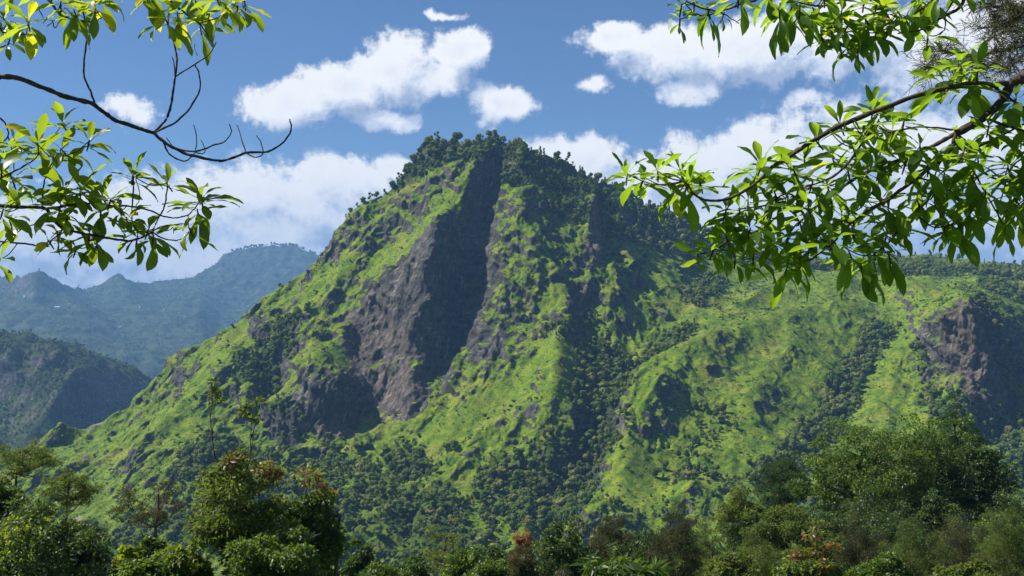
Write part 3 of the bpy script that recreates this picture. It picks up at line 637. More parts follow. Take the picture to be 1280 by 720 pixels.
def crown_proto(seed, h, kind='round'):
    """A small far-off tree: lumpy crown masses with tufts breaking the edge, and a stem. All triangles."""
    rng = np.random.default_rng(seed); vs, fs, tn, mt = [], [], [], []; off = 0
    def add(v, f, t, m=0):
        nonlocal off
        vs.append(v); fs.append(f + off); tn.append(np.broadcast_to(t, (len(f),))); mt.append(np.full(len(f), m)); off += len(v)
    if kind == 'round': lobes = [((rng.normal() * .16, rng.normal() * .16, .62 + rng.normal() * .08), rng.uniform(.2, .3), rng.uniform(.17, .26)) for _ in range(3)] + [((rng.normal() * .1, rng.normal() * .1, .40), .27, .24), ((0, 0, .72), .2, .22)]
    elif kind == 'spire': lobes = [((rng.normal() * .03, rng.normal() * .03, .28 + .2 * k), .13 - .025 * k, .16) for k in range(4)]
    elif kind == 'tall': lobes = [((rng.normal() * .08, rng.normal() * .08, .34 + .17 * k), rng.uniform(.10, .16), rng.uniform(.12, .17)) for k in range(4)]
    else: lobes = [((rng.normal() * .3, rng.normal() * .3, .32 + rng.normal() * .06), rng.uniform(.3, .45), rng.uniform(.22, .34)) for _ in range(2)]
    small = kind == 'bush'
    for c, rx, rz in lobes:
        c = np.array(c) * h; rad = np.array([rx, rx, rz]) * h; v, f = (ICO0 if small else ICO1)
        vv = c + v * rad * rng.uniform(0.72, 1.15, (len(v), 1))
        add(vv, f, rng.uniform(0.0, 0.8, len(f)) * 0.6 + rng.uniform(0, .35))
        v2, f2 = tri_cards(rng, 10 if small else 30, c, rad, h * (0.11 if small else 0.06)); add(v2, f2, rng.uniform(0.1, 1.0, len(f2)))
    if not small:
        r = 0.018 * h; q = np.array([(math.cos(a) * r, math.sin(a) * r, 0) for a in (0, 2.1, 4.2)]); top = np.array([0, 0, 0.6 * h])
        add(np.concatenate([q + (0, 0, -0.1 * h), q * 0.5 + top]), np.array([(0, 1, 4), (0, 4, 3), (1, 2, 5), (1, 5, 4), (2, 0, 3), (2, 3, 5)]), 0.3, 1)
    return np.concatenate(vs), np.concatenate(fs), np.concatenate(tn), np.concatenate(mt)

def mass(name, protos, pos, size, kind_id, rng, mats, label, cat, nz_=None):
    """Many small plants as one object."""
    vs, fs, tn, mt = [], [], [], []; off = 0
    for k in range(len(protos)):
        pv_, pf, pt, pm = protos[k]; idx = np.where(kind_id == k)[0]
        if not len(idx): continue
        a = rng.uniform(0, 6.283, len(idx)); c, s = np.cos(a), np.sin(a); sz = size[idx][:, None]
        wx_ = rng.uniform(0.8, 1.25, (len(idx), 1))
        x = (pv_[None, :, 0] * c[:, None] - pv_[None, :, 1] * s[:, None]) * sz * wx_; y = (pv_[None, :, 0] * s[:, None] + pv_[None, :, 1] * c[:, None]) * sz * wx_
        z = pv_[None, :, 2] * sz
        v = np.stack([x, y, z], -1) + pos[idx][:, None, :]
        f = pf[None] + (np.arange(len(idx)) * len(pv_))[:, None, None] + off
        t = np.clip(pt[None] + rng.normal(0, 0.24, (len(idx), 1)), 0, 1); m = np.broadcast_to(pm, (len(idx), len(pm)))
        vs.append(v.reshape(-1, 3)); fs.append(f.reshape(-1, 3)); tn.append(t.ravel()); mt.append(m.ravel()); off += v.shape[0] * v.shape[1]
    o = mesh_obj(name, np.concatenate(vs), np.concatenate(fs), mats, {'tone': ('FACE', np.concatenate(tn))}, smooth=False, facemat=np.concatenate(mt))
    tag(o, label, cat, kind='stuff'); return o

rng = np.random.default_rng(77)
TREES = [crown_proto(i, 1.0, k) for i, k in enumerate(['round', 'round', 'round', 'tall', 'spire', 'tall'])]
BUSHES = [crown_proto(20 + i, 1.0, 'bush') for i in range(4)]
Vf, Nf = V.reshape(-1, 3), Nn.reshape(-1, 3); wf, rf, nzf = wood.ravel(), rock.ravel(), nz.ravel()
# weight: what each grid cell covers on the slope
du = np.linalg.norm(np.gradient(V, axis=1), axis=-1); dv = np.linalg.norm(np.gradient(V, axis=0), axis=-1)
area = (du * dv).ravel(); bear = (PXv > -40).ravel() & (PXv < 1320).ravel() & (Vf[:, 1] < 2550)
facing = ((Nf * Vf).sum(1) < 0.12 * np.linalg.norm(Vf, axis=1)); ok = bear & facing
cl = fbm(x_, y_, z_, sc=70, oc=4, seed=120).ravel()
def pick(wt, n):
    wt = wt * ok * area; return rng.choice(len(wt), n, replace=False, p=wt / wt.sum())
wt = wf ** 1.5 * np.clip(nzf - 0.25, 0, 1) * (1 + cl)
idx = pick(np.clip(wt, 0, None), 9000); pos = Vf[idx] + rng.normal(0, 1.0, (len(idx), 3)) * (1, 1, 0)
hs = np.minimum(rng.gamma(4.2, 2.1, len(idx)) + 1.5, 18) * (0.8 + 0.2 * wf[idx])
crestw = (Vf[idx][:, 0] > -10) & (Vf[idx][:, 2] > 150)                      # tall thin trees along the right shoulder
kid = np.where(crestw, rng.choice([3, 4, 5, 5, 0], len(idx)), rng.choice([0, 1, 2, 0, 1, 3], len(idx)))
hs = np.where(crestw, hs * 1.35, hs)
# close-grown trees along the wooded skyline
nc_ = 620; cpx = np.concatenate([rng.uniform(512, 660, 200), rng.uniform(640, 900, 260), rng.uniform(900, 1300, 160)]); cr_ = np.array(CREST, float)
cp_ = np.array([hit(a, np.interp(a, cr_[:, 0], cr_[:, 1]) + abs(rng.normal()) * 5 + 1.5) for a in cpx]); cp_[:, 2] = bil(H, (cp_[:, 0] - xs[0]) / MC, (cp_[:, 1] - ys[0]) / MC)
pos = np.concatenate([pos, cp_]); hs = np.concatenate([hs, rng.gamma(4, 2.1, nc_) + 1.5]); kid = np.concatenate([kid, np.where(cpx < 600, rng.choice([0, 1, 2, 3], nc_), rng.choice([3, 4, 5, 0, 4], nc_))])
WPOS, WH, WK = pos, hs, kid
scat = np.clip((1 - rf * 0.75) * np.clip(nzf - 0.2, 0, 1) * (0.55 + np.clip(cl * 3.2, 0, 2.0) + 1.3 * (wf > 0.15) * (wf < 0.9)), 0, None)
ix2 = pick(scat, 20000); bs_ = rng.gamma(1.1, 1.25, len(ix2)) + 1.0; bs_ = np.minimum(bs_, 7)
ix3 = pick(np.clip(scat * (0.2 + (wf > 0.1)), 0, None), 900); hs3 = rng.uniform(5, 9, len(ix3))
allp = np.concatenate([WPOS, Vf[ix3]]); allh = np.concatenate([WH, hs3]); allk = np.concatenate([WK, rng.choice([0, 1, 2, 3], len(ix3))])
# the 300 that show largest stand as trees of their own; the rest are the woodland
app = allh / np.linalg.norm(allp, axis=1) * rng.uniform(0.85, 1.15, len(allp)); lone = np.concatenate([np.zeros(len(WPOS)), np.ones(len(ix3))])
pyy = HY - F * allp[:, 2] / allp[:, 1]
app = np.minimum(app, 0.0095) * np.where(pyy > 640, 0.3, 1) * (1 + 0.9 * lone)
order = np.argsort(-app); own, rest = order[:300], order[300:]
mass('woodland', TREES, allp[rest] - (0, 0, 0.4), allh[rest], allk[rest], rng, [M_HILLTREE, M_BARK], 'dense dark woodland filling the ravines and the shoulder of the mountain', 'woodland')
mass('scrub', BUSHES, Vf[ix2] - (0, 0, 0.3), bs_, rng.integers(0, 4, len(ix2)), rng, [M_SHRUB, M_BARK], 'scattered dark scrub dotting the grassy mountain slopes', 'scrub')
def tri_obj(name, proto, mats):
    v, f, t, m = proto; return mesh_obj(name, v, f, mats, {'tone': ('FACE', t)}, smooth=False, facemat=m)
protos_o = []
WORDS = ['round-crowned', 'broad', 'bushy', 'tall slender', 'narrow spire-like', 'tall thin']
for n_i, k in enumerate(own):
    kk = int(allk[k]); p_ = allp[k]
    if len(protos_o) <= 5 and kk not in [a for a, _ in protos_o]:
        o = tri_obj('hillside_tree', TREES[kk], [M_HILLTREE, M_BARK]); protos_o.append((kk, o))
    else:
        src = [b for a, b in protos_o if a == kk][0]; o = src.copy(); SC.collection.objects.link(o)
    o.location = p_ - np.array([0, 0, 0.4]); s_ = float(allh[k]); o.scale = (s_, s_, s_); o.rotation_euler = (0, 0, float(rng.uniform(0, 6.28)))
    u_ = CX + F * p_[0] / p_[1]; v_ = HY - F * p_[2] / p_[1]
    if v_ < 300: zl = 'on the high wooded shoulder of the peak'
    elif u_ < 420: zl = 'on the left slopes under the rocky buttress'
    elif u_ < 640: zl = 'on the lower slopes below the great dark cliff'
    elif u_ < 800: zl = 'beside the wooded ravine in the middle of the mountain'
    elif u_ < 1060: zl = 'on the long grassy spur left of the rocky gully'
    else: zl = 'on the right-hand slope around the reddish crag'
    tag(o, '%s green tree %s' % (WORDS[kk], zl), 'tree', '%s trees %s' % (WORDS[kk], zl))
# small wind-bent trees standing out against the sky on the left crest
for i, (cx_, cy_, h_) in enumerate([(432,272,9),(438,266,12),(447,262,10),(455,258,14),(463,254,16),(470,250,14),(481,244,13),(492,228,17),(500,220,16),(506,216,13),(418,284,8),(362,358,6)]):
    p_ = hit(cx_, np.interp(cx_, [c[0] for c in CREST], [c[1] for c in CREST]) + 3)
    kq = [3, 0, 5, 1][i % 4]; src = [b for a, b in protos_o if a == kq]
    o = (src[0].copy() if src else tri_obj('crest_tree', TREES[kq], [M_HILLTREE, M_BARK])); o.name = 'crest_tree'
    if src: SC.collection.objects.link(o)
    zc = bil(H, np.array([(p_[0] - xs[0]) / MC]), np.array([(p_[1] - ys[0]) / MC]))[0]
    o.location = (p_[0], p_[1], zc - 1); o.scale = (h_ * 1.15, h_ * 1.15, h_); o.rotation_euler = (0.1, 0.15, i * 1.3)
    tag(o, 'small tree outlined against the sky on the left crest of the mountain', 'tree', 'trees along the left crest of the mountain')
# trees on the far hills
fo, fV, fn_, fw, fr, fprof, fz = far; fv = fV.reshape(-1, 3); rg = np.random.default_rng(5)
fa = (np.linalg.norm(np.gradient(fV, axis=1), axis=-1) * np.linalg.norm(np.gradient(fV, axis=0), axis=-1)).ravel() * np.clip(fw.ravel(), 0.05, 1) * (1 - fr.ravel()) * (fv[:, 1] < 14200)
fi = rg.choice(len(fa), 9000, p=fa / fa.sum())
crx = rg.uniform(288, 396, 130); cpos = np.array([hit(a, np.interp(a, [c[0] for c in FARCR], [c[1] for c in FARCR]) + 1.5, fprof) for a in crx])
cpos[:, 2] = fz(cpos[:, 0], cpos[:, 1]) - 1; fpos = np.concatenate([fv[fi], cpos]); fh = np.concatenate([rg.uniform(9, 20, len(fi)), rg.uniform(16, 40, len(crx))])
mass('far_woodland', TREES, fpos, fh, rg.integers(0, 4, len(fpos)), rg, [M_HILLTREE, M_BARK], 'hazy woodland covering the distant hills on the left', 'woodland')
fo, fV, fn_, fw, fr, nprof, nz_f = near; fv = fV.reshape(-1, 3)
fa = (np.linalg.norm(np.gradient(fV, axis=1), axis=-1) * np.linalg.norm(np.gradient(fV, axis=0), axis=-1)).ravel() * np.clip(fw.ravel() + .1, 0.05, 1) * (1 - 0.8 * fr.ravel()) * (fv[:, 1] < 4350)
fi = rg.choice(len(fa), 6000, p=fa / fa.sum())
mass('cliff_woodland', TREES, fv[fi], rg.uniform(6, 13, len(fi)), rg.integers(0, 4, len(fi)), rg, [M_HILLTREE, M_BARK], 'bluish woodland on the hill with the shaded cliff at the left', 'woodland')

# houses of a village on the distant slopes
M_WHITE = plain_material('limewashed_wall', (0.55, 0.54, 0.50), (0.75, 0.74, 0.70), 0.4); M_ROOFB = plain_material('blue_sheet_roof', (0.18, 0.30, 0.42), (0.30, 0.42, 0.55), 0.4); M_ROOFR = plain_material('pale_tin_roof', (0.40, 0.40, 0.42), (0.60, 0.60, 0.60), 0.4)
def house(px, py, prof, zf, w_, d_, h_, roofm, label):
    p = hit(px, py, prof); z = float(zf(np.array([p[0]]), np.array([p[1]]))[0]) + 1.5
    r = bpy.data.objects.new('house', None); SC.collection.objects.link(r); r.location = (p[0], p[1], z); r.rotation_euler = (0, 0, px * 1.7); tag(r, label, 'house', 'houses of the village on the distant slopes')
    a, b = w_ / 2, d_ / 2
    mesh_obj('wall', [(-a, -b, -9), (a, -b, -9), (a, b, -9), (-a, b, -9), (-a, -b, h_), (a, -b, h_), (a, b, h_), (-a, b, h_)], [(0, 1, 5, 4), (1, 2, 6, 5), (2, 3, 7, 6), (3, 0, 4, 7)], M_WHITE, smooth=False, parent=r)
    a *= 1.12; b *= 1.12; k = h_ + 0.05; mesh_obj('roof', [(-a, -b, k), (a, -b, k), (a, b, k), (-a, b, k), (-a * .96, 0, k + d_ * .34), (a * .96, 0, k + d_ * .34)], [(0, 1, 5, 4), (2, 3, 4, 5), (3, 0, 4, 4), (1, 2, 5, 5), (0, 3, 2, 1)], roofm, smooth=False, parent=r)
for i, (a, b, w_, rm, lb) in enumerate([(72,388,44,1,'long blue-roofed building in the village on the distant left slope'),(84,394,24,0,'small pale-roofed house just right of the blue-roofed building'),(62,397,20,0,'small pale house below and left of the blue-roofed building'),(31,371,18,0,'lone pale house on the slope near the left edge'),
                                     (175,392,20,0,'left one of the pair of pale houses in the middle of the distant valley'),(186,395,24,0,'right one of the pair of pale houses in the middle of the distant valley'),(205,391,16,0,'small pale house right of the pair in the distant valley'),(150,404,16,0,'small pale house left of the pair in the distant valley')]):
    house(a, b, fprof, fz, w_, w_ * .6, w_ * .32, [M_ROOFR, M_ROOFB][rm], lb)
# ------------------------------------------------------------------ nearer trees, each with trunk, limbs and crown
def tube(path, radii, sides=6):
    path = np.asarray(path, float); n = len(path); radii = np.asarray(radii, float)
    tg = np.gradient(path, axis=0); tg /= np.linalg.norm(tg, axis=1, keepdims=True) + 1e-9
    ref = np.array([0.31, 0.2, 0.93]); a = np.cross(tg, ref); l = np.linalg.norm(a, axis=1, keepdims=True)
    a = np.where(l < 0.1, np.cross(tg, [1, 0, 0]), a); a /= np.linalg.norm(a, axis=1, keepdims=True) + 1e-9; b = np.cross(tg, a)
    th = np.arange(sides) * 2 * np.pi / sides
    v = path[:, None] + (a[:, None] * np.cos(th)[None, :, None] + b[:, None] * np.sin(th)[None, :, None]) * radii[:, None, None]
    i = np.arange(n * sides).reshape(n, sides); j = np.roll(i, -1, 1)
    f = np.stack([i[:-1], j[:-1], j[1:], i[1:]], -1).reshape(-1, 4)
    return v.reshape(-1, 3), f
class Acc:
    def __init__(s): s.v, s.f, s.t, s.m, s.o = [], [], [], [], 0
    def add(s, v, f, t=0.5, m=0):
        s.v.append(v); s.f.append(f + s.o); s.t.append(np.broadcast_to(t, (len(f),))); s.m.append(np.broadcast_to(m, (len(f),))); s.o += len(v)
    def build(s, name, mats, parent=None, smooth=False):
        return mesh_obj(name, np.concatenate(s.v), np.concatenate(s.f), mats, {'tone': ('FACE', np.concatenate(s.t))}, smooth=smooth, parent=parent, facemat=np.concatenate(s.m))
def curve(a, b, rng, sag=0.15, n=6, wig=0.04):
    a, b = np.asarray(a, float), np.asarray(b, float); t = np.linspace(0, 1, n)[:, None]; L = np.linalg.norm(b - a)
    side = rng.normal(size=3) * wig * L
    return a + (b - a) * t + np.array([0, 0, 1]) * (-sag * L * (t * (1 - t)) * 4 * 0.5) + side * np.sin(t * np.pi) + rng.normal(size=(n, 3)) * 0.012 * L * np.sin(t * np.pi)

def leaf_cards(rng, cen, rad, n, L, w, droop=0.3, out=0.6, shell=0.55):
    """n pointed, slightly folded leaves filling a clump; 4 corners each, growing outwards and hanging."""
    d = rng.normal(size=(n, 3)); d /= np.linalg.norm(d, axis=1, keepdims=True); d[:, 2] = np.where((d[:, 2] < -0.2) & (rng.random(n) < 0.7), -d[:, 2], d[:, 2])
    r = rng.uniform(shell, 1.08, (n, 1)) ** 0.7
    p = cen + d * rad * r
    g_ = d * out + rng.normal(size=(n, 3)) * 0.75 + np.array([0, 0, -droop]); g_ /= np.linalg.norm(g_, axis=1, keepdims=True)
    s = np.cross(g_, d * 0.6 + rng.normal(size=(n, 3)) * 0.7 + (0, 0, 0.5)); s /= np.linalg.norm(s, axis=1, keepdims=True) + 1e-9
    l = L * rng.uniform(0.6, 1.35, (n, 1)); ww = l * w * 0.5
    V_ = np.stack([p, p + g_ * l * 0.5 + s * ww, p + g_ * l + np.array([0, 0, -0.12]) * l, p + g_ * l * 0.5 - s * ww], 1).reshape(-1, 3)
    return V_, np.arange(4 * n).reshape(n, 4)

LM = {
 'mid': leaf_material('mid_green_leaves', [(0, (0.020, 0.045, 0.008)), (0.5, (0.050, 0.092, 0.014)), (0.85, (0.100, 0.150, 0.020)), (1, (0.17, 0.19, 0.03))], 0.30, 0.45, 0.35),
 'dark': leaf_material('dark_green_leaves', [(0, (0.010, 0.026, 0.006)), (0.5, (0.026, 0.056, 0.012)), (0.85, (0.050, 0.090, 0.016)), (1, (0.09, 0.13, 0.02))], 0.22, 0.45, 0.35),
 'deep': leaf_material('blue_green_needles', [(0, (0.012, 0.035, 0.014)), (0.5, (0.022, 0.058, 0.020)), (1, (0.045, 0.095, 0.028))], 0.15, 0.6, 0.2),
 'olive': leaf_material('olive_leaves', [(0, (0.030, 0.046, 0.010)), (0.5, (0.075, 0.095, 0.018)), (0.85, (0.125, 0.140, 0.028)), (1, (0.18, 0.16, 0.04))], 0.30, 0.55, 0.25),
 'grey': leaf_material('grey_brown_leaves', [(0, (0.020, 0.026, 0.012)), (0.5, (0.048, 0.056, 0.022)), (0.85, (0.085, 0.085, 0.04)), (1, (0.15, 0.13, 0.08))], 0.22, 0.7, 0.15, glow=(0.3, 0.3, 0.08)),
 'lime': leaf_material('yellow_green_leaves', [(0, (0.09, 0.15, 0.012)), (0.5, (0.20, 0.28, 0.018)), (0.9, (0.34, 0.38, 0.02)), (1, (0.50, 0.34, 0.02))], 0.42, 0.4, 0.3, glow=(0.7, 0.7, 0.04)),
 'red': leaf_material('red_flush_leaves', [(0, (0.11, 0.05, 0.02)), (0.5, (0.20, 0.065, 0.03)), (1, (0.28, 0.15, 0.04))], 0.35, 0.4, 0.3, glow=(0.5, 0.13, 0.04)),
 'rust': leaf_material('rusty_leaves', [(0, (0.14, 0.065, 0.025)), (0.5, (0.27, 0.13, 0.055)), (1, (0.38, 0.22, 0.10))], 0.30, 0.6, 0.2, glow=(0.6, 0.3, 0.1)),
}
KINDS = {  # leaf length (m), width share, clumps, leaves per clump, clump radius (share of crown), flatness, shell, droop
 'broad': dict(L=.30, w=.42, nc=62, nl=170, cr=.19, fl=.72, sh=.5, dr=.3),
 'dense': dict(L=.24, w=.5, nc=90, nl=190, cr=.17, fl=.8, sh=.55, dr=.2),
 'airy': dict(L=.20, w=.34, nc=42, nl=110, cr=.15, fl=.5, sh=.3, dr=.2),
 'umbrella': dict(L=.20, w=.4, nc=34, nl=150, cr=.16, fl=.34, sh=.35, dr=.1),
 'feathery': dict(L=.26, w=.17, nc=100, nl=190, cr=.15, fl=.9, sh=.2, dr=.6),
 'billow': dict(L=.36, w=.40, nc=78, nl=260, cr=.17, fl=.55, sh=.6, dr=.15),
 'needle': dict(L=.34, w=.20, nc=90, nl=150, cr=.12, fl=.8, sh=.4, dr=-.3),
 'bigleaf': dict(L=.62, w=.26, nc=22, nl=42, cr=.26, fl=.7, sh=.3, dr=.9),
 'twiggy': dict(L=.14, w=.4, nc=24, nl=20, cr=.16, fl=.8, sh=.2, dr=.2),
}
def near_tree(name, label, cat, px, top, bot, wpx, Y, kind, mat, seed, accent=None, acc_n=0.12, acc_side=None, leader=None, group=None, shape='dome', scale_n=1.0, bark=None):
    rng = np.random.default_rng(seed); K = KINDS[kind]
    s = Y / F; x0 = (px - CX) * s; ztop = (HY - top) * s; zbot = (HY - bot) * s; zb = float(hill_z(x0, Y))
    zb = min(zb, zbot - 0.6)
    R = wpx * s / 2; Hc = (ztop - zbot) / 2; cen = np.array([0, 0, (ztop + zbot) / 2 - zb]); rad = np.array([R, R * 0.95, Hc])
    root = bpy.data.objects.new(name, None); SC.collection.objects.link(root); root.location = (x0, Y, zb)
    tag(root, label, cat, group)
    nc = int(K['nc'] * scale_n); cs = []
    cr = K['cr'] * (R * R * Hc) ** (1 / 3) * 1.25
    tries = 0
    while len(cs) < nc and tries < nc * 60:
        tries += 1
        d = rng.normal(size=3); d /= np.linalg.norm(d)
        if shape == 'cone': h_ = rng.uniform(-1, 1); rr = (1 - (h_ + 1) / 2 * 0.86) * math.sqrt(rng.random()); a = rng.uniform(0, 6.283); q = np.array([rr * math.cos(a), rr * math.sin(a), h_])
        else:
            q = d * rng.uniform(0.25, 1.0) ** 0.45
            if shape == 'dome' and q[2] < 0: q[2] *= rng.uniform(0.5, 1.05)
            if shape == 'top' and q[2] < 0: q[2] = abs(q[2]) * rng.uniform(-.3, 1)
            q = q * (1 + 0.30 * math.sin(3.1 * math.atan2(q[1], q[0]) + seed) * (0.5 + q[2] * 0.5) + rng.normal() * 0.07)
        p = cen + q * (rad - cr * 0.55)
        if all(np.linalg.norm((p - c) / (1, 1, K['fl'])) > cr * 0.62 for c in cs): cs.append(p)
    cs = np.array(cs)
    # wood: a trunk that leans a little and limbs reaching for the clumps
    W_ = Acc(); th = cen[2] + Hc * 0.45; lean = rng.normal(size=2) * 0.04 * th
    tp = np.array([[0, 0, -0.5], [lean[0] * .2, lean[1] * .2, th * .3], [lean[0] * .7 + .03 * th * rng.normal(), lean[1] * .7, th * .65], [lean[0], lean[1], th]])
    tt = np.linspace(0, 1, 14); tp = np.stack([np.interp(tt, [0, .33, .66, 1], tp[:, k]) for k in range(3)], 1) + np.concatenate([rng.normal(size=(14, 2)) * 0.006 * th, np.zeros((14, 1))], 1)
    tr = 0.011 * th + 0.05; rads = tr * (1.25 - 1.0 * tt) + 0.02; rads[0] *= 1.3
    v, f = tube(tp, rads, 8); W_.add(v, f)
    order_ = np.argsort(cs[:, 2]); joints = []
    for c in cs[order_]:
        hz = np.hypot(*(c[:2])); zt = np.clip(c[2] - hz * rng.uniform(0.5, 1.0) - 0.1 * Hc, th * 0.25, th * 0.97)
        k = int(np.clip(np.searchsorted(tp[:, 2], zt), 1, 13)); st = tp[k]; r0 = rads[k] * 0.5
        if joints and rng.random() < 0.6:
            dj = [np.linalg.norm(c - j_) + (3 if j_[2] > c[2] else 0) for j_, _ in joints]; jm = int(np.argmin(dj))
            if dj[jm] < np.linalg.norm(c - st): st, r0 = joints[jm][0], joints[jm][1] * 0.75
        cv = curve(st, c, rng, 0.12, 6, 0.06); rr = np.linspace(r0, max(0.012, r0 * 0.25), 6); v, f = tube(cv, rr, 5); W_.add(v, f)
        joints.append((cv[3], rr[3]))
        for _ in range(3):
            e = c + rng.normal(size=3) * cr * 0.6; v, f = tube(curve(cv[4], e, rng, 0.1, 4), np.linspace(rr[4] * .7, 0.008, 4), 4); W_.add(v, f)
    C_ = Acc()
    for c in cs:
        rc = cr * rng.uniform(0.7, 1.3); n = int(K['nl'] * rng.uniform(0.6, 1.3))
        base_t = np.clip(rng.normal(0.38, 0.24), 0.05, 0.95)
        v, f = leaf_cards(rng, c, np.array([rc, rc, rc * K['fl']]), n, K['L'] * (1 if Y < 130 else 1.15), K['w'], K['dr'], 0.6, K['sh'])
        isacc = accent and ((acc_side is None and rng.random() < acc_n) or (acc_side is not None and (c - cen) @ np.array(acc_side) / max(R, Hc) > acc_n))
        am = np.zeros(n, int)
        if isacc: am = (rng.random(n) < 0.4).astype(int)
        C_.add(v, f, np.clip(base_t + rng.normal(0, 0.2, n), 0, 1), am)
    if leader:
        for (lx, ly, lr) in leader:
            e = np.array([(lx - CX) * s - x0, rng.normal() * 0.3, (HY - ly) * s - zb]); cv = curve(tp[-3], e, rng, -0.05, 8, 0.08)
            v, f = tube(cv, np.linspace(rads[-3] * .6, 0.015, 8), 5); W_.add(v, f)
            for j in range(4):
                c = e + rng.normal(size=3) * lr * s * 0.6 + (0, 0, -0.2 * j * lr * s); n = int(K['nl'] * 0.22)
                v, f = leaf_cards(rng, c, np.array([1, 1, .8]) * lr * s * 0.55, n, K['L'], K['w'], K['dr'], 0.6, 0.2); C_.add(v, f, np.clip(rng.normal(.15, .15, n), 0, 1))
                v, f = tube(curve(cv[-2 - (j % 3)], c, rng, 0, 4), np.linspace(0.03, 0.01, 4), 4); W_.add(v, f)
    W_.build('trunk', [bark or M_BARK], root, True)
    mats = [LM[mat]] + ([LM[accent]] if accent else []); C_.build('crown', mats, root)
    return root

T = near_tree
T('tree', 'dense dark green tree with a patch of leaves painted yellow-lit in the bottom left corner', 'tree', 40, 612, 790, 175, 62, 'dense', 'dark', 1, 'lime', .40, (-.35, -.6, .55))  # lime clumps paint yellow light on the upper left front of the crown
T('tree', 'dark bushy tree just right of the yellow-lit corner tree', 'tree', 92, 640, 790, 80, 66, 'broad', 'dark', 2)
T('tree', 'tall umbrella-crowned tree rising behind the dark corner tree at far left', 'tree', 33, 551, 612, 92, 96, 'airy', 'olive', 3, shape='top', scale_n=1.7)
T('tree', 'flat-topped tree right of the tall umbrella-crowned one at far left', 'tree', 88, 582, 645, 76, 92, 'airy', 'olive', 4, scale_n=1.8)
T('tree', 'dark olive tree cut by the left edge of the photo', 'tree', 0, 592, 680, 60, 80, 'broad', 'olive', 5)
T('tree', 'small open dark tree with bare stems between the corner tree and the red-tipped tree', 'tree', 182, 598, 664, 92, 100, 'airy', 'grey', 6, scale_n=1.25)
T('tree', 'tall tree with a red-tipped crown and thin bare leaders above it', 'tree', 300, 552, 735, 132, 58, 'broad', 'olive', 7, 'red', .60, (.75, -.1, .75), leader=[(263, 490, 13), (320, 502, 14)], scale_n=1.0)
T('tree', 'leafy tree with red shoots right of the taller red-tipped tree', 'tree', 392, 598, 760, 86, 60, 'broad', 'mid', 8, 'red', .66, (.2, -.1, .9), scale_n=.9)
T('tree', 'low dark leafy tree filling under the two red-tipped trees', 'tree', 350, 660, 800, 130, 54, 'dense', 'mid', 9, 'lime', .06)
T('bush', 'round light green bush at the bottom left', 'bush', 158, 682, 730, 26, 70, 'dense', 'lime', 10, scale_n=.6)
T('bush', 'light green leafy bush left of the tall red-tipped tree', 'bush', 190, 668, 720, 40, 74, 'broad', 'mid', 11, 'lime', .5, scale_n=.6)
T('bush', 'spreading pale green bush beneath the small open tree', 'bush', 225, 680, 760, 70, 56, 'broad', 'mid', 12, 'lime', .3, scale_n=.8)
T('bush', 'grey leafless shrub at the bottom left', 'bush', 138, 690, 740, 46, 66, 'twiggy', 'grey', 13, scale_n=2)
T('bush', 'dark green bush along the bottom edge left of the light green bushes', 'bush', 175, 702, 770, 70, 50, 'broad', 'mid', 14)
T('tree', 'low green tree at the bottom edge right of the red-tipped trees', 'tree', 468, 700, 790, 80, 76, 'broad', 'mid', 15)
T('tree', 'thin olive tree with an open crown at the bottom centre-left', 'tree', 556, 648, 735, 62, 108, 'airy', 'olive', 16, scale_n=1.4)
T('tree', 'bright green bushy tree at the bottom centre-left', 'tree', 585, 682, 780, 66, 88, 'broad', 'mid', 17, 'lime', .15)
T('tree', 'small dark green tree left of the rust-coloured one', 'tree', 621, 679, 760, 46, 98, 'dense', 'dark', 18, scale_n=.8)
T('tree', 'rust-coloured open tree at the bottom centre', 'tree', 655, 660, 705, 30, 104, 'airy', 'rust', 19, scale_n=.9)
T('tree', 'dull brown tree under the rust-coloured one', 'tree', 648, 688, 780, 50, 90, 'feathery', 'grey', 20, 'rust', .15)
T('tree', 'dense round dark green tree at the bottom centre', 'tree', 702, 656, 780, 84, 92, 'dense', 'dark', 21, scale_n=1.2)
T('bush', 'grey twiggy shrub in front of the round dark tree', 'bush', 698, 700, 750, 50, 70, 'twiggy', 'grey', 22, scale_n=2)
T('tree', 'brown-grey feathery tree right of the round dark tree', 'tree', 763, 638, 760, 62, 100, 'feathery', 'grey', 23)
T('bush', 'glossy large-leaved bush at the bottom edge right of centre', 'bush', 786, 692, 760, 96, 44, 'bigleaf', 'mid', 24, scale_n=1.7)
T('tree', 'tall brown-grey feathery tree above the large-leaved bush', 'tree', 846, 641, 770, 74, 98, 'feathery', 'grey', 25, scale_n=1.2)
T('tree', 'olive leafy tree right of the tall feathery tree', 'tree', 892, 640, 770, 60, 106, 'airy', 'olive', 26, scale_n=1.7)
T('tree', 'pale-leaved small tree at the bottom edge under the olive one', 'tree', 912, 688, 760, 62, 72, 'broad', 'olive', 27, 'lime', .1, scale_n=.8)
T('tree', 'yellow-olive tree left of the dark cone-shaped tree', 'tree', 928, 618, 690, 70, 150, 'billow', 'olive', 28)
T('tree', 'dark green cone-shaped tree below the rocky gully', 'tree', 978, 568, 650, 70, 165, 'needle', 'deep', 29, shape='dome', scale_n=1.5)
T('tree', 'low domed olive-green tree in front of the cone-shaped one', 'tree', 985, 632, 730, 112, 118, 'billow', 'olive', 30, scale_n=1.2)
T('tree', 'large spreading green tree, leftmost of the big group at right', 'tree', 1050, 538, 690, 104, 150, 'billow', 'mid', 31, scale_n=1.2)
T('tree', 'tallest spreading tree of the big group at right', 'tree', 1108, 517, 690, 132, 146, 'billow', 'mid', 32, scale_n=1.35)
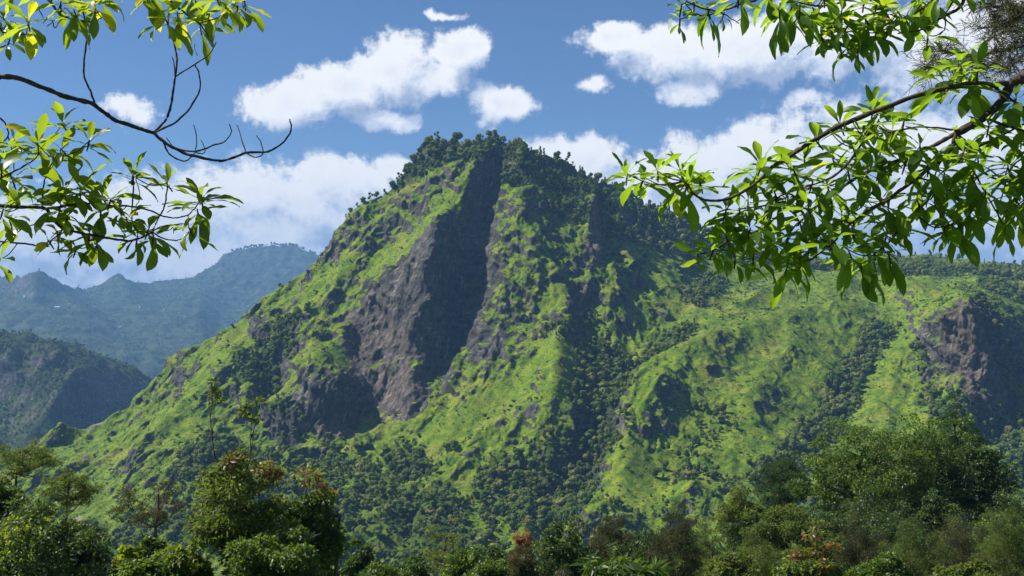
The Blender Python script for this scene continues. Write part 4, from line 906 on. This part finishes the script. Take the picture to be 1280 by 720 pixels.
T('tree', 'broad green tree of the big group, right of the tallest', 'tree', 1174, 520, 680, 120, 152, 'billow', 'mid', 33, scale_n=1.2)
T('tree', 'dark green tree at the right end of the big group', 'tree', 1226, 540, 690, 84, 148, 'billow', 'dark', 34)
T('tree', 'narrow dark tree poking up behind the big group', 'tree', 1190, 500, 600, 40, 200, 'dense', 'deep', 35, scale_n=.7)
T('tree', 'small dark tree in front of the big group', 'tree', 1165, 610, 690, 40, 128, 'dense', 'dark', 36, scale_n=.7)
T('tree', 'green tree filling under the big group at right', 'tree', 1085, 610, 700, 84, 132, 'broad', 'dark', 37)
T('tree', 'bushy green tree with red shoots at the bottom right', 'tree', 1012, 668, 770, 92, 72, 'broad', 'mid', 38, 'red', .42, (-.25, -.2, .9), scale_n=1.1)
T('tree', 'grey-green feathery tree right of the red-shooted one', 'tree', 1078, 652, 750, 84, 108, 'feathery', 'grey', 39, scale_n=1.2)
T('tree', 'grey-green feathery tree under the middle of the big group', 'tree', 1140, 660, 770, 90, 100, 'feathery', 'olive', 40, scale_n=1.2)
T('tree', 'dull olive feathery tree at the lower right', 'tree', 1205, 648, 770, 92, 104, 'feathery', 'grey', 41, scale_n=1.2)
T('tree', 'grey-green feathery tree cut by the right edge of the photo', 'tree', 1266, 640, 770, 88, 98, 'feathery', 'olive', 42, scale_n=1.2)
T('tree', 'dark tree standing behind the feathery ones at the right edge', 'tree', 1262, 612, 720, 70, 140, 'dense', 'dark', 43)
T('bush', 'round bright green bush at the bottom edge, lower right', 'bush', 1098, 697, 760, 74, 62, 'dense', 'mid', 44, scale_n=.8)
T('bush', 'olive bush at the bottom edge near the right corner', 'bush', 1205, 702, 760, 80, 60, 'dense', 'olive', 45, scale_n=.8)
T('tree', 'grey-green tree between the feathery tree and the red-shooted one', 'tree', 950, 664, 770, 80, 98, 'feathery', 'olive', 46)
T('tree', 'low dark green tree at the bottom edge left of the thin olive tree', 'tree', 515, 694, 770, 60, 96, 'broad', 'dark', 47)
T('tree', 'dark round-topped tree between the big group and the feathery trees below', 'tree', 1120, 632, 740, 90, 122, 'dense', 'dark', 51)
T('tree', 'olive round-topped tree below the right end of the big group', 'tree', 1190, 636, 740, 84, 126, 'dense', 'olive', 52)
T('tree', 'dark tree close under the leftmost spreading tree', 'tree', 1040, 640, 740, 84, 126, 'dense', 'dark', 53)
T('tree', 'dark round tree at the lower right edge below the big group', 'tree', 1250, 640, 760, 80, 118, 'dense', 'mid', 54)
T('tree', 'dark low tree below the dark cone-shaped tree', 'tree', 930, 655, 760, 80, 120, 'dense', 'dark', 55)
T('tree', 'green round tree between the two brown-grey feathery trees', 'tree', 805, 668, 760, 60, 118, 'broad', 'dark', 56)
T('tree', 'green leafy tree behind the olive open-crowned one', 'tree', 875, 668, 770, 70, 124, 'dense', 'mid', 57)
T('tree', 'low green tree between the bright bushy tree and the rust-coloured one', 'tree', 612, 700, 780, 60, 84, 'broad', 'mid', 58)
T('tree', 'dark green tree at the bottom edge right of the second red-shooted tree', 'tree', 452, 676, 780, 46, 84, 'broad', 'dark', 59)
# ------------------------------------------------------------------ the two trees whose boughs frame the view
M_LEAF = leaf_material('glossy_bough_leaves', [(0, (0.022, 0.052, 0.008)), (0.45, (0.050, 0.110, 0.012)), (0.8, (0.105, 0.185, 0.016)), (0.93, (0.20, 0.26, 0.02)), (1, (0.55, 0.40, 0.02))], 0.55, 0.42, 0.35, 0.0, glow=(0.50, 0.72, 0.03), blotch=0.4)
M_LEAFL = leaf_material('yellowing_bough_leaves', [(0, (0.030, 0.060, 0.008)), (0.45, (0.075, 0.135, 0.012)), (0.8, (0.17, 0.24, 0.018)), (0.92, (0.32, 0.34, 0.02)), (1, (0.60, 0.42, 0.02))], 0.48, 0.35, 0.4, 0.0, glow=(0.55, 0.66, 0.03), blotch=0.4)
def smooth_path(p, n):
    p = np.asarray(p, float); t = np.concatenate([[0], np.cumsum(np.linalg.norm(np.diff(p, axis=0), axis=1))]); t /= t[-1] + 1e-9
    q = np.linspace(0, 1, n); o = np.stack([np.interp(q, t, p[:, k]) for k in range(3)], 1)
    for _ in range(3): o[1:-1] = 0.25 * o[:-2] + 0.5 * o[1:-1] + 0.25 * o[2:]
    return o
def spline(p, n):                           # a smooth curve through every given point
    p = np.asarray(p, float)
    if len(p) < 3: return smooth_path(p, n)
    e = np.concatenate([[2 * p[0] - p[1]], p, [2 * p[-1] - p[-2]]]); o = []
    for q in np.linspace(0, len(p) - 1 - 1e-6, n):
        i = int(q); t = q - i; a, b, c, d = e[i], e[i + 1], e[i + 2], e[i + 3]
        o.append(0.5 * (2 * b + (c - a) * t + (2 * a - 5 * b + 4 * c - d) * t * t + (3 * b - 3 * c + d - a) * t ** 3))
    return np.array(o)
def twig(acc, pts, Ya, Yb, ra, rb, rng):
    n = len(pts); Y_ = np.linspace(Ya, Yb, n) if np.isscalar(Yb) else None
    p = [P(a, b, y) for (a, b), y in zip(pts, Y_)]
    q = spline(p, max(10, n * 6)); k = len(q)
    nz3 = rng.normal(size=(k, 3)) * 0.0045; nz3 = (np.roll(nz3, 1, 0) + nz3 + np.roll(nz3, -1, 0)) / 3; q[1:-1] += nz3[1:-1] * 0.45
    r = np.linspace(ra, rb, k) * (1 + 0.10 * rng.normal(size=k)); v, f = tube(q, np.maximum(r, 0.0011), 7); acc.add(v, f)
    return q
def leaf(acc, base, dirn, up, L, w, bend, tone, rng, mat=0):
    dirn = dirn / np.linalg.norm(dirn); side = np.cross(dirn, up); side /= np.linalg.norm(side) + 1e-9; nrm = np.cross(side, dirn)
    S = 9; t = np.linspace(0, 1, S); wid = w * L * np.maximum(0.035, np.sin(np.pi * np.clip((t - 0.06) / 0.94, 0, 1) ** 1.35) ** 0.9) * (t > 0.05) + 0.003
    wid[-1] = 0.0008; ang = bend * t ** 1.3; pos = np.zeros((S, 3)); cd_ = dirn.copy(); p = base.copy(); V_ = []
    fold = rng.uniform(0.10, 0.38); twist = rng.normal() * 0.35; rip = rng.uniform(0, 6)
    for i in range(S):
        a = ang[i]; dloc = dirn * math.cos(a) - nrm * math.sin(a); nl = nrm * math.cos(a) + dirn * math.sin(a)
        tw = twist * t[i]; sl = side * math.cos(tw) + nl * math.sin(tw); nl2 = nl * math.cos(tw) - side * math.sin(tw)
        if i: p = p + dloc * L / (S - 1)
        wv = 0.06 * w * L * math.sin(5 * t[i] * 3 + rip)
        e = wid[i] * 0.5; f_ = fold * e
        V_ += [p + sl * e + nl2 * (f_ + wv), p + sl * e * .5 + nl2 * f_ * .42, p, p - sl * e * .5 + nl2 * f_ * .42, p - sl * e + nl2 * (f_ - wv)]
    i = np.arange(S * 5).reshape(S, 5); f = np.stack([i[:-1, :-1], i[:-1, 1:], i[1:, 1:], i[1:, :-1]], -1).reshape(-1, 4)
    acc.add(np.array(V_), f, tone, mat)
def rosette(acc, wood, px, py, Y, rng, n=9, L=0.15, w=0.28, up=0.55, hang=0.6, yellow=0.06, tone0=0.45, droop=None):
    c = P(px, py, Y); az0 = rng.uniform(0, 6.28)
    axis = np.array([rng.normal() * .3, rng.normal() * .3, 1.0]); axis /= np.linalg.norm(axis)
    for k in range(n):
        a = az0 + k * 2.399 + rng.normal() * 0.25; lv = k / max(1, n - 1)                       # 0 newest, on top; 1 oldest, lowest
        el = (up * (1 - lv) * 1.35 + 0.15) * (1 - hang) - hang * (0.25 + 1.05 * lv) + rng.normal() * 0.16 + (0.45 if lv < .3 else 0)
        el = float(np.clip(el, -1.35, 1.25))
        d = np.array([math.cos(a) * math.cos(el), math.sin(a) * math.cos(el), math.sin(el)]) + axis * 0.08
        ll = L * rng.uniform(0.68, 1.15) * (0.75 + 0.25 * min(1, lv * 2.5))
        tone = np.clip(tone0 + 0.22 * (0.5 - lv) + rng.normal() * 0.16, 0, 0.88); tone = 0.97 if rng.random() < yellow else tone
        b = c + d * 0.006 - axis * 0.03 * lv
        leaf(acc, b, d, np.array([0.0, 0, 1.0]) + rng.normal(size=3) * 0.25, ll, w * rng.uniform(.8, 1.2), rng.uniform(-0.15, 1.25), tone, rng)
    v, f = tube([c - axis * 0.05, c - axis * 0.02, c + axis * 0.004], [0.0030, 0.0042, 0.0028], 6); wood.add(v, f)
def join_to(wood, px, py, Y, paths, rng, r=0.0026):
    """A leafy shoot grows from the nearest bough."""
    c = P(px, py, Y); allq = np.concatenate(paths); d = np.linalg.norm((allq - c) * (1, 0.4, 1), axis=1); j = allq[np.argmin(d)]
    if np.linalg.norm(j - c) > 0.015:
        m_ = (j + c) / 2 + np.array([0, 0, -0.12]) * np.linalg.norm(j - c); q = smooth_path([j, m_, c], 8); v, f = tube(q, np.linspace(r, r * .8, 8), 6); wood.add(v, f)
def tree_root(name, label, loc):
    o = bpy.data.objects.new(name, None); SC.collection.objects.link(o); o.location = loc; tag(o, label, 'tree'); return o
def local_build(acc, name, mats, parent, loc, smooth=True):
    acc.v = [v - np.array(loc) for v in acc.v]; return acc.build(name, mats, parent, smooth)

# ---- left: a bough of leaves above, a bare one, a leafy one below
rng = np.random.default_rng(11)
LY = 5.2; tx, ty = -4.3, 6.6; lz = float(hill_z(tx, ty)); LOC = (tx, ty, lz)
LT = tree_root('broadleaf_tree', 'large-leaved tree reaching in from the left, with one bare bough between two leafy ones', LOC)
wd = Acc(); tq = smooth_path([(tx, ty, lz - .3), (tx + .1, ty, lz + 1.6), (tx - .1, ty + .1, 0.6), (tx + .05, ty, 1.9), (tx, ty - .2, 3.8)], 24)
v, f = tube(tq, np.linspace(0.17, 0.09, 24), 14); wd.add(v, f); local_build(wd, 'trunk', [M_BARK], LT, LOC)
def feeder(acc, start, p_in, r0, r1):       # from the trunk to where the bough enters the view
    m_ = (np.array(start) + p_in) / 2 + (0, 0, -0.12); q = smooth_path([start, m_, p_in], 14); v, f = tube(q, np.linspace(r0, r1, 14), 9); acc.add(v, f); return q
# bare bough
wd = Acc(); y = LY
feeder(wd, (tx, ty, 1.0), P(0, 96, y), 0.035, 0.0125)
twig(wd, [(-2,96),(22,97),(52,109),(83,121),(115,129)], y, y, .0125, .0105, rng)
twig(wd, [(115,129),(144,150),(170,159),(192,166)], y, y, .0105, .0088, rng)
twig(wd, [(192,166),(206,178),(225,189),(244,195),(267,200),(282,200),(308,191),(332,190),(349,182),(361,169),(364,158),(362,149)], y, y - .15, .0080, .0032, rng)
for pts, r0, r1, dy in [
    ([(204,178),(210,190),(218,197),(230,201),(240,196),(244,188),(246,172),(242,156)], .0045, .0022, .05), ([(210,182),(221,186),(244,189),(267,182),(282,176),(289,165),(287,155)], .0045, .0024, -.05),
    ([(221,186),(214,181),(208,172)], .003, .002, 0), ([(244,191),(254,192),(256,184),(251,175)], .003, .0018, .03), ([(308,191),(302,175),(296,156)], .0032, .002, .06),
    ([(308,191),(320,197),(329,192),(327,181),(321,169)], .0035, .002, -.05), ([(192,166),(209,146),(216,117),(219,96),(221,73),(217,52),(212,38)], .0062, .0038, .1), ([(219,96),(218,82),(215,71)], .0036, .0022, .02),
    ([(219,96),(244,80),(262,67),(270,53)], .0038, .0026, .1), ([(193,166),(221,152),(238,134),(250,111),(249,92),(243,80)], .0055, .003, -.08), ([(118,129),(113,113),(106,98),(105,79),(108,50),(107,27),(102,8),(98,-14)], .0052, .0034, .06)]:
    twig(wd, pts, y, y + dy, r0, r1, rng)
local_build(wd, 'branch', [M_TWIG], LT, LOC)['label'] = 'bare curling bough'
# upper leafy bough
wd = Acc(); lf = Acc(); qs = []
qs.append(feeder(wd, (tx, ty - .1, 2.9), P(-20, -60, y), 0.03, 0.010))
for pts, r0, r1 in [([(-20,-60),(20,-30),(58,-2),(71,14),(79,20),(100,26),(117,27),(127,22)], .008, .0028), ([(-20,-60),(-10,0),(0,35),(12,42),(33,43)], .007, .003), ([(48,10),(54,22)], .003, .002), ([(65,27),(69,34),(79,20)], .0028, .0022),
                    ([(-20,-60),(80,-50),(160,-30),(200,-12),(212,0),(232,17),(250,30),(260,45)], .009, .0028), ([(250,29),(273,22),(291,9),(297,-2)], .0035, .0022), ([(102,-10),(130,-30),(160,-30)], .004, .004), ([(244,0),(246,20)], .003, .002), ([(212,38),(210,25),(213,2)], .0038, .0035)]:
    qs.append(twig(wd, pts, y, y + rng.normal() * .05, r0, r1, rng))
for (a, b, n, L, hg) in [(35,27,11,.125,.45),(4,22,8,.125,.5),(12,50,6,.11,.6),(-8,10,7,.12,.5),(76,2,8,.12,.75),(92,12,9,.135,.85),(117,6,9,.125,.6),(128,-6,7,.12,.6),(207,24,10,.12,.6),(222,16,8,.12,.5),(250,32,7,.12,.75),(262,14,8,.11,.55),(284,8,9,.11,.6),(297,4,9,.11,.6),(270,-6,8,.12,.5),(306,2,7,.10,.5),(240,-8,8,.12,.7),(186,-14,6,.12,.9),(168,-20,6,.12,.6),(60,-18,8,.12,.5)]:
    yy = y + rng.normal() * .08; join_to(wd, a, b, yy, qs, rng); rosette(lf, wd, a, b, yy, rng, n, L * 1.35, .27, .5, hg, .13, .62)
bo = local_build(wd, 'branch', [M_TWIG], LT, LOC); local_build(lf, 'leaves', [M_LEAFL], bo, LOC)
# lower leafy bough
wd = Acc(); lf = Acc(); qs = []; y = 5.0
qs.append(feeder(wd, (tx, ty - .05, .5), P(-20, 256, y), 0.03, 0.0105))
for pts, r0, r1 in [([(-20,256),(0,257),(28,259),(56,261),(67,275),(83,287),(111,293),(139,298),(161,301),(182,295),(190,290)], .0085, .0042), ([(190,290),(202,297),(217,301),(230,297),(240,284)], .0036, .002), ([(56,261),(83,257),(111,254),(139,257),(167,258),(186,263),(207,271),(223,272),(238,267),(250,250)], .0055, .0026),
                    ([(-20,240),(0,223),(28,209),(45,197),(50,182)], .005, .0026), ([(53,259),(56,223),(64,206),(74,197)], .0045, .0028), ([(-15,301),(28,304),(56,308),(67,298),(80,290)], .0042, .0028), ([(-10,320),(0,307),(17,293),(33,284),(53,276)], .0032, .0022),
                    ([(-10,142),(0,148),(8,157),(10,170),(0,180),(-20,190)], .004, .003), ([(10,170),(17,195),(16,215),(8,222)], .0028, .002), ([(125,258),(126,275),(124,292)], .0032, .0024), ([(112,293),(112,306),(121,318)], .003, .002), ([(167,220),(166,243),(165,274),(172,288),(186,291)], .0034, .0026), ([(209,232),(206,255),(197,275),(191,288)], .0038, .0026), ([(170,222),(175,245),(170,258)], .0022, .0018),
                    ([(191,289),(205,282),(228,280),(236,282)], .0028, .0018), ([(195,290),(210,288),(216,284),(217,292)], .0022, .0016)]:
    qs.append(twig(wd, pts, y, y + rng.normal() * .06, r0, r1, rng))
for (a, b, n, L, hg) in [(47,180,10,.135,.35),(78,156,9,.125,.25),(76,186,9,.13,.6),(112,176,9,.125,.3),(60,196,6,.12,.6),(80,238,11,.145,.4),(76,256,8,.13,.7),(4,190,8,.13,.3),(2,215,7,.13,.6),(20,180,5,.12,.3),(6,232,7,.12,.7),(16,226,6,.12,.4),(4,262,8,.12,.5),(12,276,6,.12,.6),(84,270,8,.13,.8),(125,262,8,.13,.4),(128,246,6,.135,.2),(112,288,7,.11,.7),(120,300,7,.11,.8),(166,218,9,.105,.3),(208,229,8,.12,.2),(252,248,13,.14,.35),(247,262,7,.12,.95),(186,286,9,.115,.4),(192,294,7,.105,.75),(158,272,5,.10,.4),(150,262,5,.10,.5),(172,296,5,.11,.8),(60,300,5,.10,.3),(72,290,4,.09,.6),(0,324,4,.12,.2),(100,236,6,.13,.4),(138,250,5,.11,.4),(22,250,6,.12,.5),(96,310,6,.10,.7),(236,284,4,.1,.9)]:
    yy = y + rng.normal() * .10; join_to(wd, a, b, yy, qs, rng); rosette(lf, wd, a, b, yy, rng, n + 1, L * 1.28, .30, .55, hg * .85, .05, .40)
bo = local_build(wd, 'branch', [M_TWIG], LT, LOC); local_build(lf, 'leaves', [M_LEAFL], bo, LOC)

# ---- right: heavy leafy boughs
rng = np.random.default_rng(23)
RY = 4.6; tx, ty = 3.9, 5.6; lz = float(hill_z(tx, ty)); LOC = (tx, ty, lz)
RT = tree_root('broadleaf_tree', 'large-leaved tree reaching in from the right with heavy glossy green boughs', LOC)
wd = Acc(); tq = smooth_path([(tx, ty, lz - .3), (tx - .1, ty, lz + 1.6), (tx + .1, ty + .1, 0.6), (tx - .05, ty, 1.9), (tx, ty - .2, 3.8)], 24)
v, f = tube(tq, np.linspace(0.19, 0.10, 24), 14); wd.add(v, f); local_build(wd, 'trunk', [M_BARK], RT, LOC)
wd = Acc(); lf = Acc(); y = RY
qs = [feeder(wd, (tx, ty, 1.9), P(1300, 90, y), 0.06, 0.027)]
MAIN = [([(1300,90),(1280,97),(1263,103)], .027, .022, 0, 0), ([(1263,103),(1240,106),(1213,105),(1155,117),(1097,138),(1047,159),(1005,184),(980,201)], .0125, .0085, 0, -.1), ([(980,201),(967,207),(949,225),(923,243),(902,250),(880,250),(866,240),(856,226)], .0078, .0034, -.1, -.2),
        ([(1265,103),(1251,126),(1230,147),(1195,167)], .020, .0155, 0, 0), ([(1195,167),(1163,184),(1122,201),(1080,217),(1042,242),(1005,272),(985,292)], .0095, .0042, 0, .15), ([(1195,167),(1184,192),(1147,222),(1113,247),(1092,259),(1063,280),(1045,300)], .0100, .0042, 0, -.1),
        ([(1097,142),(1080,176),(1055,209),(1030,226),(980,242),(960,256),(923,261)], .0066, .003, 0, .1), ([(1147,222),(1148,245),(1147,263),(1130,280),(1109,305),(1090,320)], .0052, .003, 0, .1), ([(1147,270),(1167,284),(1190,280)], .0036, .0026, 0, 0),
        ([(1195,167),(1209,180),(1213,205),(1230,238),(1247,267)], .0056, .003, 0, -.1), ([(1300,145),(1280,155),(1230,180),(1205,188),(1195,180)], .0045, .004, .1, 0), ([(1195,162),(1147,159),(1097,167),(1055,163)], .0044, .0028, 0, .1),
        ([(1010,232),(996,243),(974,268),(952,286),(912,299)], .0044, .0026, .05, .1), ([(985,292),(977,297),(952,315),(927,326)], .0042, .0024, .15, .2), ([(1122,201),(1100,225),(1080,255),(1050,275)], .0042, .0026, .05, .2), ([(1184,192),(1170,215),(1168,250)], .004, .0024, 0, .1),
        ([(1240,106),(1258,120),(1280,135),(1300,140)], .006, .006, 0, .1), ([(1213,205),(1240,222),(1270,228),(1300,225)], .005, .004, 0, .1), ([(1045,300),(1020,320),(1000,330)], .004, .0024, -.1, -.1), ([(1147,222),(1180,232),(1215,262)], .004, .0024, 0, 0), ([(1230,147),(1262,158),(1300,170)], .006, .005, 0, 0)]
for pts, r0, r1, ya, yb in MAIN: qs.append(twig(wd, pts, y + ya, y + yb, r0, r1, rng))
ROS = [(784,218,7,.13,.35),(806,222,10,.14,.5),(822,214,8,.13,.5),(850,212,9,.14,.3),(858,232,10,.16,.75),(838,236,7,.13,.85),(875,228,6,.13,.3),(952,206,10,.145,.3),(944,222,8,.14,.5),(925,262,8,.14,.7),(908,262,7,.15,.85),(968,240,8,.15,.8),(960,214,6,.14,.4),
       (1005,196,9,.15,.35),(992,212,8,.15,.7),(1020,176,8,.15,.3),(1050,156,8,.15,.2),(1092,136,9,.15,.15),(1098,150,9,.15,.75),(1040,196,8,.14,.5),(1078,168,8,.14,.7),(1066,184,7,.14,.7),(1115,166,7,.13,.6),(1100,192,9,.15,.6),(1084,212,8,.14,.85),
       (1016,228,8,.14,.7),(1034,232,7,.15,.85),(985,246,9,.15,.6),(960,268,8,.15,.7),(938,286,9,.14,.55),(908,296,8,.13,.55),(892,312,8,.13,.5),(872,318,7,.11,.5),(920,322,8,.13,.6),(942,318,8,.13,.6),(965,300,8,.14,.6),(985,296,9,.15,.75),(1000,278,8,.14,.6),(1022,292,8,.15,.7),(1040,300,8,.15,.7),
       (1052,270,9,.15,.5),(1066,284,9,.15,.75),(1060,312,8,.15,.8),(1000,322,9,.15,.8),(984,334,7,.15,.95),(1012,308,8,.14,.6),(1102,248,9,.15,.45),(1110,262,8,.15,.8),(1092,312,9,.15,.8),(1110,316,7,.15,.95),(1108,294,8,.14,.5),(1128,280,7,.14,.6),(1076,330,6,.14,.9),
       (1132,204,8,.15,.6),(1150,182,8,.14,.5),(1160,206,8,.15,.75),(1180,214,8,.15,.7),(1172,238,8,.15,.8),(1168,254,7,.15,.6),(1148,242,7,.14,.6),(1205,190,8,.14,.5),(1222,196,8,.15,.75),(1215,222,9,.15,.8),(1232,236,9,.16,.8),(1246,262,8,.15,.9),(1215,262,7,.15,.8),(1260,208,9,.15,.6),(1278,214,9,.15,.75),(1268,240,8,.15,.8),(1280,250,7,.15,.8),
       (1190,280,8,.15,.95),(1180,284,5,.13,.8),(1252,166,8,.15,.6),(1276,172,8,.15,.7),(1236,158,7,.14,.6),(1192,94,11,.165,.5),(1200,78,8,.13,.3),(1213,104,9,.15,.8),(1180,104,7,.16,.55),(1222,86,7,.13,.3),(1270,124,8,.15,.6),(1288,150,8,.15,.6),(1130,150,6,.13,.7),(1060,214,7,.14,.7),(1195,168,6,.14,.75),(1290,190,8,.15,.6),(1300,236,8,.15,.7),(1256,280,5,.14,.95),(935,250,6,.14,.7),(1040,252,8,.14,.6),(1075,244,8,.14,.6),(1010,256,8,.14,.7)]
def stray(rr, p=0): return rr
for (a, b, n, L, hg) in ROS:
    yy = y + rng.normal() * .11; join_to(wd, a, b, yy, qs, rng, .003); rosette(lf, wd, a, b, yy, rng, n + 2, L * 1.08, .26, .6, hg * .85, .02, .42)
bo = local_build(wd, 'branch', [M_TWIG], RT, LOC); local_build(lf, 'leaves', [M_LEAF], bo, LOC)
# upper right bough
wd = Acc(); lf = Acc(); y = 4.3; qs = [feeder(wd, (tx, ty, 2.9), P(1330, -90, y), 0.05, 0.014)]
for pts, r0, r1, ya, yb in [([(1330,-90),(1240,-50),(1207,-10),(1204,2),(1195,13),(1182,18),(1173,24),(1155,36),(1122,42)], .011, .0026, 0, 0), ([(1240,-50),(1200,-20),(1193,0),(1182,16)], .005, .003, 0, 0), ([(1182,18),(1181,36),(1174,44)], .003, .002, 0, 0), ([(1240,-50),(1180,-20),(1162,4),(1135,20),(1113,29),(1091,37),(1058,40)], .008, .003, 0, .05),
                            ([(1180,-20),(1100,-30),(1080,-8),(1060,0),(1033,7),(1015,7),(998,3),(975,4)], .006, .0026, 0, 0), ([(1100,-30),(1000,-40),(960,-15),(944,0),(931,2),(913,11),(898,13),(882,11),(860,2),(850,-8)], .006, .0024, 0, -.05), ([(900,14),(885,19),(872,18),(866,16),(856,4)], .003, .002, 0, 0), ([(1097,0),(1092,20),(1080,36)], .004, .0026, 0, 0), ([(1058,36),(1026,34)], .003, .002, 0, 0), ([(898,13),(912,22),(924,30)], .0024, .0018, 0, 0)]:
    qs.append(twig(wd, pts, y + ya, y + yb, r0, r1, rng))
for (a, b, n, L, hg) in [(884,10,5,.145,.95),(852,6,5,.09,.5),(868,2,5,.10,.4),(924,-6,5,.12,.6),(960,-10,7,.15,.85),(990,2,9,.17,.9),(1000,8,9,.16,.85),(1016,10,8,.15,.85),(1030,-6,7,.14,.6),(1070,38,10,.13,.8),(1062,30,8,.12,.7),(1082,24,8,.13,.6),(1096,40,8,.12,.85),(1052,14,7,.13,.5),(1104,10,8,.13,.6),(1122,14,7,.13,.8),(1080,2,7,.13,.5),(1142,-6,8,.15,.75),(1160,2,7,.13,.8),(1160,44,7,.12,.3),(1150,30,4,.11,.5),(1040,34,6,.10,.7),(1026,44,5,.09,.6),(1170,-10,6,.14,.6),(1200,-20,7,.14,.6),(905,16,4,.07,.8),(850,24,3,.06,.8),(974,14,6,.12,.9),(1072,56,6,.11,.95),(1050,56,5,.10,.7)]:
    yy = y + rng.normal() * .09; join_to(wd, a, b, yy, qs, rng, .0026); rosette(lf, wd, a, b, yy, rng, n + 2, L * 1.08, .26, .5, hg * .9, .04, .42)
bo = local_build(wd, 'branch', [M_TWIG], RT, LOC); local_build(lf, 'leaves', [M_LEAF], bo, LOC)

# ---- a fine-needled tree behind, at the top right corner
rng = np.random.default_rng(31); tx, ty = 5.6, 8.6; lz = float(hill_z(tx, ty)); LOC = (tx, ty, lz)
NTR = tree_root('needle_tree', 'fine-needled grey-green tree showing in the top right corner behind the broad leaves', LOC)
wd = Acc(); tq = smooth_path([(tx, ty, lz - .3), (tx - .1, ty, 0.6), (tx + .1, ty, 2.6), (tx, ty - .2, 5.0)], 20); v, f = tube(tq, np.linspace(0.13, 0.06, 20), 12); wd.add(v, f); local_build(wd, 'trunk', [M_BARK], NTR, LOC)
wd = Acc(); nd = Acc(); y = 8.0; qs = [feeder(wd, (tx, ty, 2.2), P(1300, 55, y), 0.03, 0.013), feeder(wd, (tx, ty, 3.2), P(1310, -10, y), 0.03, 0.013)]
for pts in [[(1300,55),(1280,58),(1255,63),(1235,68),(1215,72)],[(1310,-10),(1285,6),(1262,12),(1240,8),(1220,2)],[(1285,6),(1270,25),(1250,32),(1225,36)],[(1262,12),(1255,-5),(1235,-14)],[(1235,68),(1210,80),(1180,84),(1155,84)],[(1262,62),(1262,78),(1250,90)],[(1215,72),(1190,66),(1165,64)],[(1300,55),(1285,35),(1260,40),(1240,46)]]:
    qs.append(twig(wd, pts, y, y + rng.normal() * .2, .008, .003, rng))
for q in qs[2:]:
    for c in q[3:]:
        for _ in range(2):
            d = rng.normal(size=3); d[2] -= 0.1; d /= np.linalg.norm(d); L = rng.uniform(.10, .22); e = c + d * L; v, f = tube([c, (c + e) / 2 + (0, 0, .01), e], [.002, .0016, .001], 4); wd.add(v, f)
            n = 17; t_ = rng.random((n, 1)); b = c + (e - c) * t_; g_ = d * .8 + rng.normal(size=(n, 3)) * .55; g_ /= np.linalg.norm(g_, axis=1, keepdims=True)
            s = np.cross(g_, rng.normal(size=(n, 3))); s /= np.linalg.norm(s, axis=1, keepdims=True); l = rng.uniform(.05, .11, (n, 1))
            V_ = np.stack([b - s * .0016, b + s * .0016, b + g_ * l * .6 + s * .002 + (0, 0, -.006), b + g_ * l + (0, 0, -.016)], 1).reshape(-1, 3)
            nd.add(V_, np.arange(4 * n).reshape(n, 4), np.clip(rng.normal(.5, .2, n), 0, 1))
bo = local_build(wd, 'branch', [M_TWIG], NTR, LOC); local_build(nd, 'needles', [LM['grey']], bo, LOC, False)
